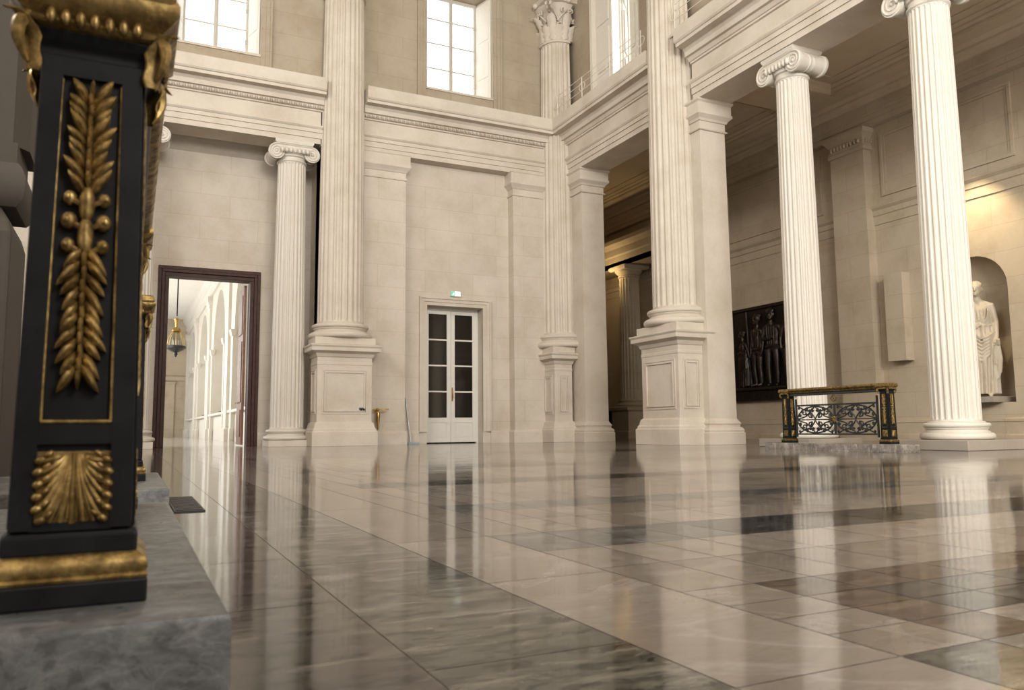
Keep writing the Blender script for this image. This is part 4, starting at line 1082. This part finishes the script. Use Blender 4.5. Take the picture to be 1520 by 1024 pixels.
# bronze relief
rl = thing('bronze_relief', 'dark bronze relief of standing men on the aisle wall behind the first scroll-topped column', 'relief', (XA, 18.2, 1.2))
W_, H_ = 1.85, 2.98
mb = MB(); mb.box(-.08, 0, -W_, W_, 0, H_); pnl = mb.build('backing_panel', M_BRONZE, rl)
mb = MB(); mb.box(-.16, -.02, -W_, W_, 0, .36); mb.box(-.14, -.02, -W_, W_, H_ - .1, H_); mb.box(-.14, -.02, -W_, -W_ + .09, 0, H_); mb.box(-.14, -.02, W_ - .09, W_, 0, H_); mb.rect_stack(-.24, -.05, -W_ + .05, W_ - .05, [(0, .33), (.02, .36), (0, .42)])
mb.build('frame', M_BRONZE, rl, bevel=.01)
def relief_man(yc, S, turn, seed, pose, robe, dz=0.):
    mb = MB(); Rr = Matrix.Rotation(radians(-90 + turn), 3, 'Z')
    def P(p):
        q = Rr @ p; return Vector((q.x * .5 - .16, q.y + yc, q.z + .42 + dz))
    figure(mb, P, S, 1, seed, pose, robe, 1.42, 1.28); return mb
ph = dict(arm_r=[(.20, 0, 1.43), (.27, .05, 1.18), (.25, .10, .98), (.20, .12, .96)], arm_l=[(.20, 0, 1.43), (.25, -.06, 1.16), (.12, -.16, 1.12), (.05, -.18, 1.13)], head=(-.02, -.02))
for k, (yc, S, t, seed, rb, dz) in enumerate(((-.02 - .0, 1.28, 12, 1, False, 0), (.62, 1.22, -20, 2, False, 0.02), (1.25, .98, -35, 3, True, 0), (-.75, 1.24, 25, 4, False, 0), (-1.35, 1.15, 35, 5, True, 0))):
    mb = relief_man(yc, S, t, seed, ph if k % 2 == 0 else dict(head=(.03, -.02)), rb, dz)
    fuse(mb.build('relief_figure', M_BRONZE, rl), .016)
mb = MB(); mb.tube([(-.12, .98, .45), (-.12, 1.12, 2.85)], .035, 8); mb.build('relief_flagpole', M_BRONZE, rl)

# ================================================================== SMALL THINGS
mb = MB(); mb.box(17.50, XA, 13.46, 14.0, 2.03, 4.28)
tag(mb.build('stone_slab', M_AISLE, bevel=.006), 'blank upright stone slab projecting from the aisle wall between the two right columns', 'slab')

s = thing('exit_sign', 'small lit green and white emergency exit sign above the white glazed door', 'sign', (8.42, 21.25, 4.33))
mb = MB(); mb.box(-.15, .15, -.07, 0, -.075, .075); mb.build('housing', M_WHITE, s, bevel=.005)
mb = MB(); mb.box(-.145, -.03, -.074, -.07, -.068, .068); mb.build('green_panel', M_SIGNGREEN, s)
mb = MB(); mb.box(-.03, .145, -.074, -.07, -.068, .068)
mb.box(-.068, -.055, -.077, -.074, .020, .034); mb.obox((-.078, -.0755, -.004), (.010, 0, .004), (0, .0015, 0), (.006, 0, .024)); mb.obox((-.094, -.0755, -.030), (.014, 0, .004), (0, .0015, 0), (0, 0, .006)); mb.obox((-.064, -.0755, -.036), (.005, 0, 0), (0, .0015, 0), (.008, 0, .018)); mb.obox((-.060, -.0755, .002), (.014, 0, -.004), (0, .0015, 0), (0, 0, .005))
mb.build('white_panel', M_SIGNWHITE, s)

m = thing('floor_squeegee', 'long handled floor squeegee leaning against the wall left of the white glazed door', 'squeegee', (7.02, 21.12, 0))
mb = MB(); mb.tube([(-.10, .10, 1.28), (0.0, -.10, .06)], .014, 8); mb.build('handle', M_METAL, m, smooth=60)
mb = MB(); mb.tube([(-.10, .10, 1.29), (-.088, .075, 1.13)], .019, 8); mb.build('grip', M_STEELBLUE, m, smooth=60)
mb = MB(); mb.box(-.08, .24, -.13, -.08, .025, .06); mb.box(-.08, .24, -.112, -.10, 0, .03); mb.build('squeegee_head', M_STEELBLUE, m)

v = thing('brass_valve', 'small brass valve with a crosswise lever on the wall right of the first pedestal', 'valve', (5.98, 20.66, .92))
mb = MB(); mb.tube([(0, .23, 0), (0, 0, 0)], .028, 10); mb.lathe([(.06, .19), (.06, .23)], n=14, axis='Y'); mb.build('wall_pipe', M_BRASS, v, smooth=50)
mb = MB(); mb.tube([(-.16, 0, .02), (.28, -.02, .03)], [.020, .016], 8); mb.ball((-.02, 0, .02), .045, 10, 7); mb.box(.10, .28, -.03, 0, .01, .05); mb.build('lever', M_BRASS, v, smooth=50)
mb = MB(); mb.lathe([(.045, -.05), (.058, -.12), (.050, -.22), (.034, -.36), (.022, -.52)], n=12); mb.build('spout', M_BRASS, v, smooth=50)
mb = MB(); mb.box(5.36, 5.53, 20.27, 20.30, .88, .985); pl = tag(mb.build('socket_plate', M_GREYPLASTIC, bevel=.006), 'small dark socket plate on the front of the pedestal beside the brass valve', 'socket')
mb = MB(); mb.box(5.385, 5.44, 20.262, 20.272, .905, .96); mb.box(5.452, 5.507, 20.262, 20.272, .905, .96); mb.build('socket_face', M_BLACK, pl)

g = MB(); g.box(.215, .36, 4.32, 5.3, .0005, .006)
for k in range(12): g.box(.225, .35, 4.36 + k * .076, 4.40 + k * .076, .006, .010)
tag(g.build('floor_grate', M_GRATE), 'dark metal grate in the floor beside the small marble plinth at left', 'grate')

# hanging lantern in the corridor
ln = thing('hanging_lantern', 'brass and glass lantern hanging from the corridor ceiling beyond the brown doorway', 'lantern', (1.40, 31, 0))
mb = MB(); mb.tube([(0, 0, 4.6), (0, 0, 8.8)], .022, 8); mb.lathe([(.02, 8.7), (.16, 8.74), (.18, 8.8)], n=16); mb.build('rod', M_BLACK, ln, smooth=40)
mb = MB(); mb.lathe([(.02, 4.55), (.10, 4.5), (.06, 4.38), (.05, 4.2), (.14, 4.14), (.17, 4.05), (.10, 4.0), (.03, 3.98)], n=20)
for k in range(8):
    a = k * pi / 4; mb.tube([(.12 * cos(a), .12 * sin(a), 4.05), (.26 * cos(a), .26 * sin(a), 3.78), (.31 * cos(a), .31 * sin(a), 3.5)], .014, 6)
mb.build('brass_crown', M_BRASS, ln, smooth=50)
mb = MB(); mb.lathe([(.12, 4.02), (.24, 3.8), (.29, 3.5)], n=24, caps=False); mb.build('glass_shade', M_LANTERNGLASS, ln, smooth=60)
mb = MB(); mb.lathe([(.29, 3.52), (.34, 3.50), (.34, 3.42), (.26, 3.36), (.14, 3.30), (.05, 3.26), (.07, 3.2), (.02, 3.1)], n=24); mb.build('lower_ring', M_IRON, ln, smooth=40)
mb = MB()
for k in range(4): a = k * pi / 2; mb.tube([(.09 * cos(a), .09 * sin(a), 3.5), (.09 * cos(a), .09 * sin(a), 3.72)], .018, 8)
mb.build('candle_tubes', M_WHITE, ln, smooth=60)

# bronze statues in the corridor niches
names = ('bronze statue in the nearest corridor niche, mostly hidden by the door leaf', 'dark bronze seated statue in the middle corridor niche beyond the brown doorway', 'small dark bronze statue in the far corridor niche beyond the brown doorway')
for k, cy in enumerate(niches[:3]):
    t = thing('corridor_statue', names[k], 'statue', (CX + .42, cy - .2, 1.2))
    mb = MB(); mb.box(-.35, .35, -.5, .5, 0, .16); mb.build('statue_base', M_BRONZE, t)
    mb = MB(); Rr = Matrix.Rotation(radians(-90), 3, 'Z'); figure(mb, lambda p: Rr @ p + Vector((0, 0, .16)), .92, 1, 8 + k, None, True); fuse(mb.build('statue_figure', M_BRONZE, t), .03)

# stone monument and dark box put in for the stairwell shade at far left
t = thing('stone_pier', 'stone pier with a round moulded foot at the far left, behind the black post', 'pier', (-1.25, 7.2, 0))
mb = MB(); mb.rect_stack(-.5, .40, -.4, .5, [(0, 0), (0, 1.9), (-.03, 2.0), (-.10, 2.12)]); mb.build('pedestal', M_SHADEDSTONE, t, bevel=.02)
mb = MB(); mb.rect_stack(-.5, .47, -.4, .4, [(-.06, 2.10), (-.01, 2.16), (.0, 2.24), (.0, 2.32), (-.03, 2.40), (-.06, 2.44)]); mb.rect_stack(-.5, .40, -.34, .34, [(0, 2.44), (0, 2.60)]); mb.build('moulded_foot', M_SHADEDSTONE, t, smooth=40)
mb = MB(); mb.add([(-.6, -.28, 2.6), (.36, -.28, 2.6), (.46, -.14, 2.6), (.46, .4, 2.6), (-.6, .4, 2.6), (-.6, -.28, 8), (.36, -.28, 8), (.46, -.14, 8), (.46, .4, 8), (-.6, .4, 8)],
   [(0, 1, 6, 5), (1, 2, 7, 6), (2, 3, 8, 7), (3, 4, 9, 8), (4, 0, 5, 9), (5, 6, 7, 8, 9), (4, 3, 2, 1, 0)]); mb.build('shaft', M_SHADEDSTONE, t)
t = thing('stairwell_shade_box', 'dark brown box put in for the stairwell shade at the far left edge, below the stone pier', 'enclosure', (-1.45, 4.6, 0))
mb = MB(); mb.box(-1.2, .66, -.03, .5, 0, 1.26); mb.build('body', M_DARKWOOD, t)
mb = MB(); mb.box(-1.25, .69, -.06, .55, 1.26, 1.31); mb.build('top', M_DARKWOOD, t, bevel=.01)

# dark bench beside the far aisle pedestal
t = thing('dark_bench', 'dark bench against the far end of the aisle, behind the distant pedestal', 'bench', (17.2, 26.6, 0))
mb = MB(); mb.box(-1.3, .5, 0, .08, .45, 1.15); mb.build('backrest', M_DARKWOOD, t)
mb = MB(); mb.box(-1.3, .5, -.5, .08, .42, .48); mb.build('seat', M_DARKWOOD, t)
for x in (-1.25, -.4, .45):
    mb = MB(); mb.box(x - .04, x + .04, -.46, .04, 0, .42); mb.build('leg', M_DARKWOOD, t)

# lamps of the aisle
def wall_lamp(loc, label, power, col, spot=None, size=.08):
    t = thing('wall_lamp', label, 'lamp', loc)
    mb = MB(); mb.lathe([(.03, -.06), (.09, -.02), (.11, .06), (.10, .10)], n=16, caps=False); mb.build('shade', M_BRASS, t, smooth=50)
    mb = MB(); mb.ball((0, 0, .03), .035, 10, 7); mb.build('bulb', M_BULB, t, smooth=60)
    d = bpy.data.lights.new('lamp_light', 'SPOT' if spot else 'POINT'); d.energy = power; d.color = col; d.shadow_soft_size = size
    o = bpy.data.objects.new('lamp_light', d); COL.objects.link(o); o.location = Vector(loc) + Vector((0, 0, .16 if not spot else -.1))
    if spot:
        d.spot_size = radians(spot[3]); d.spot_blend = .8
        o.rotation_euler = (Vector(spot[:3]) - o.location).to_track_quat('-Z', 'Y').to_euler()
    return t
wall_lamp((16.75, 11.75, 7.0), 'small spotlight hidden behind the nearest right column, lighting the niche statue', 420, (1, .80, .50), (17.75, 11.35, 4.4, 62), .06)
wall_lamp((15.9, 25.4, 5.9), 'small lamp glowing at the far end of the aisle beside the square pillar', 60, (1, .72, .36))
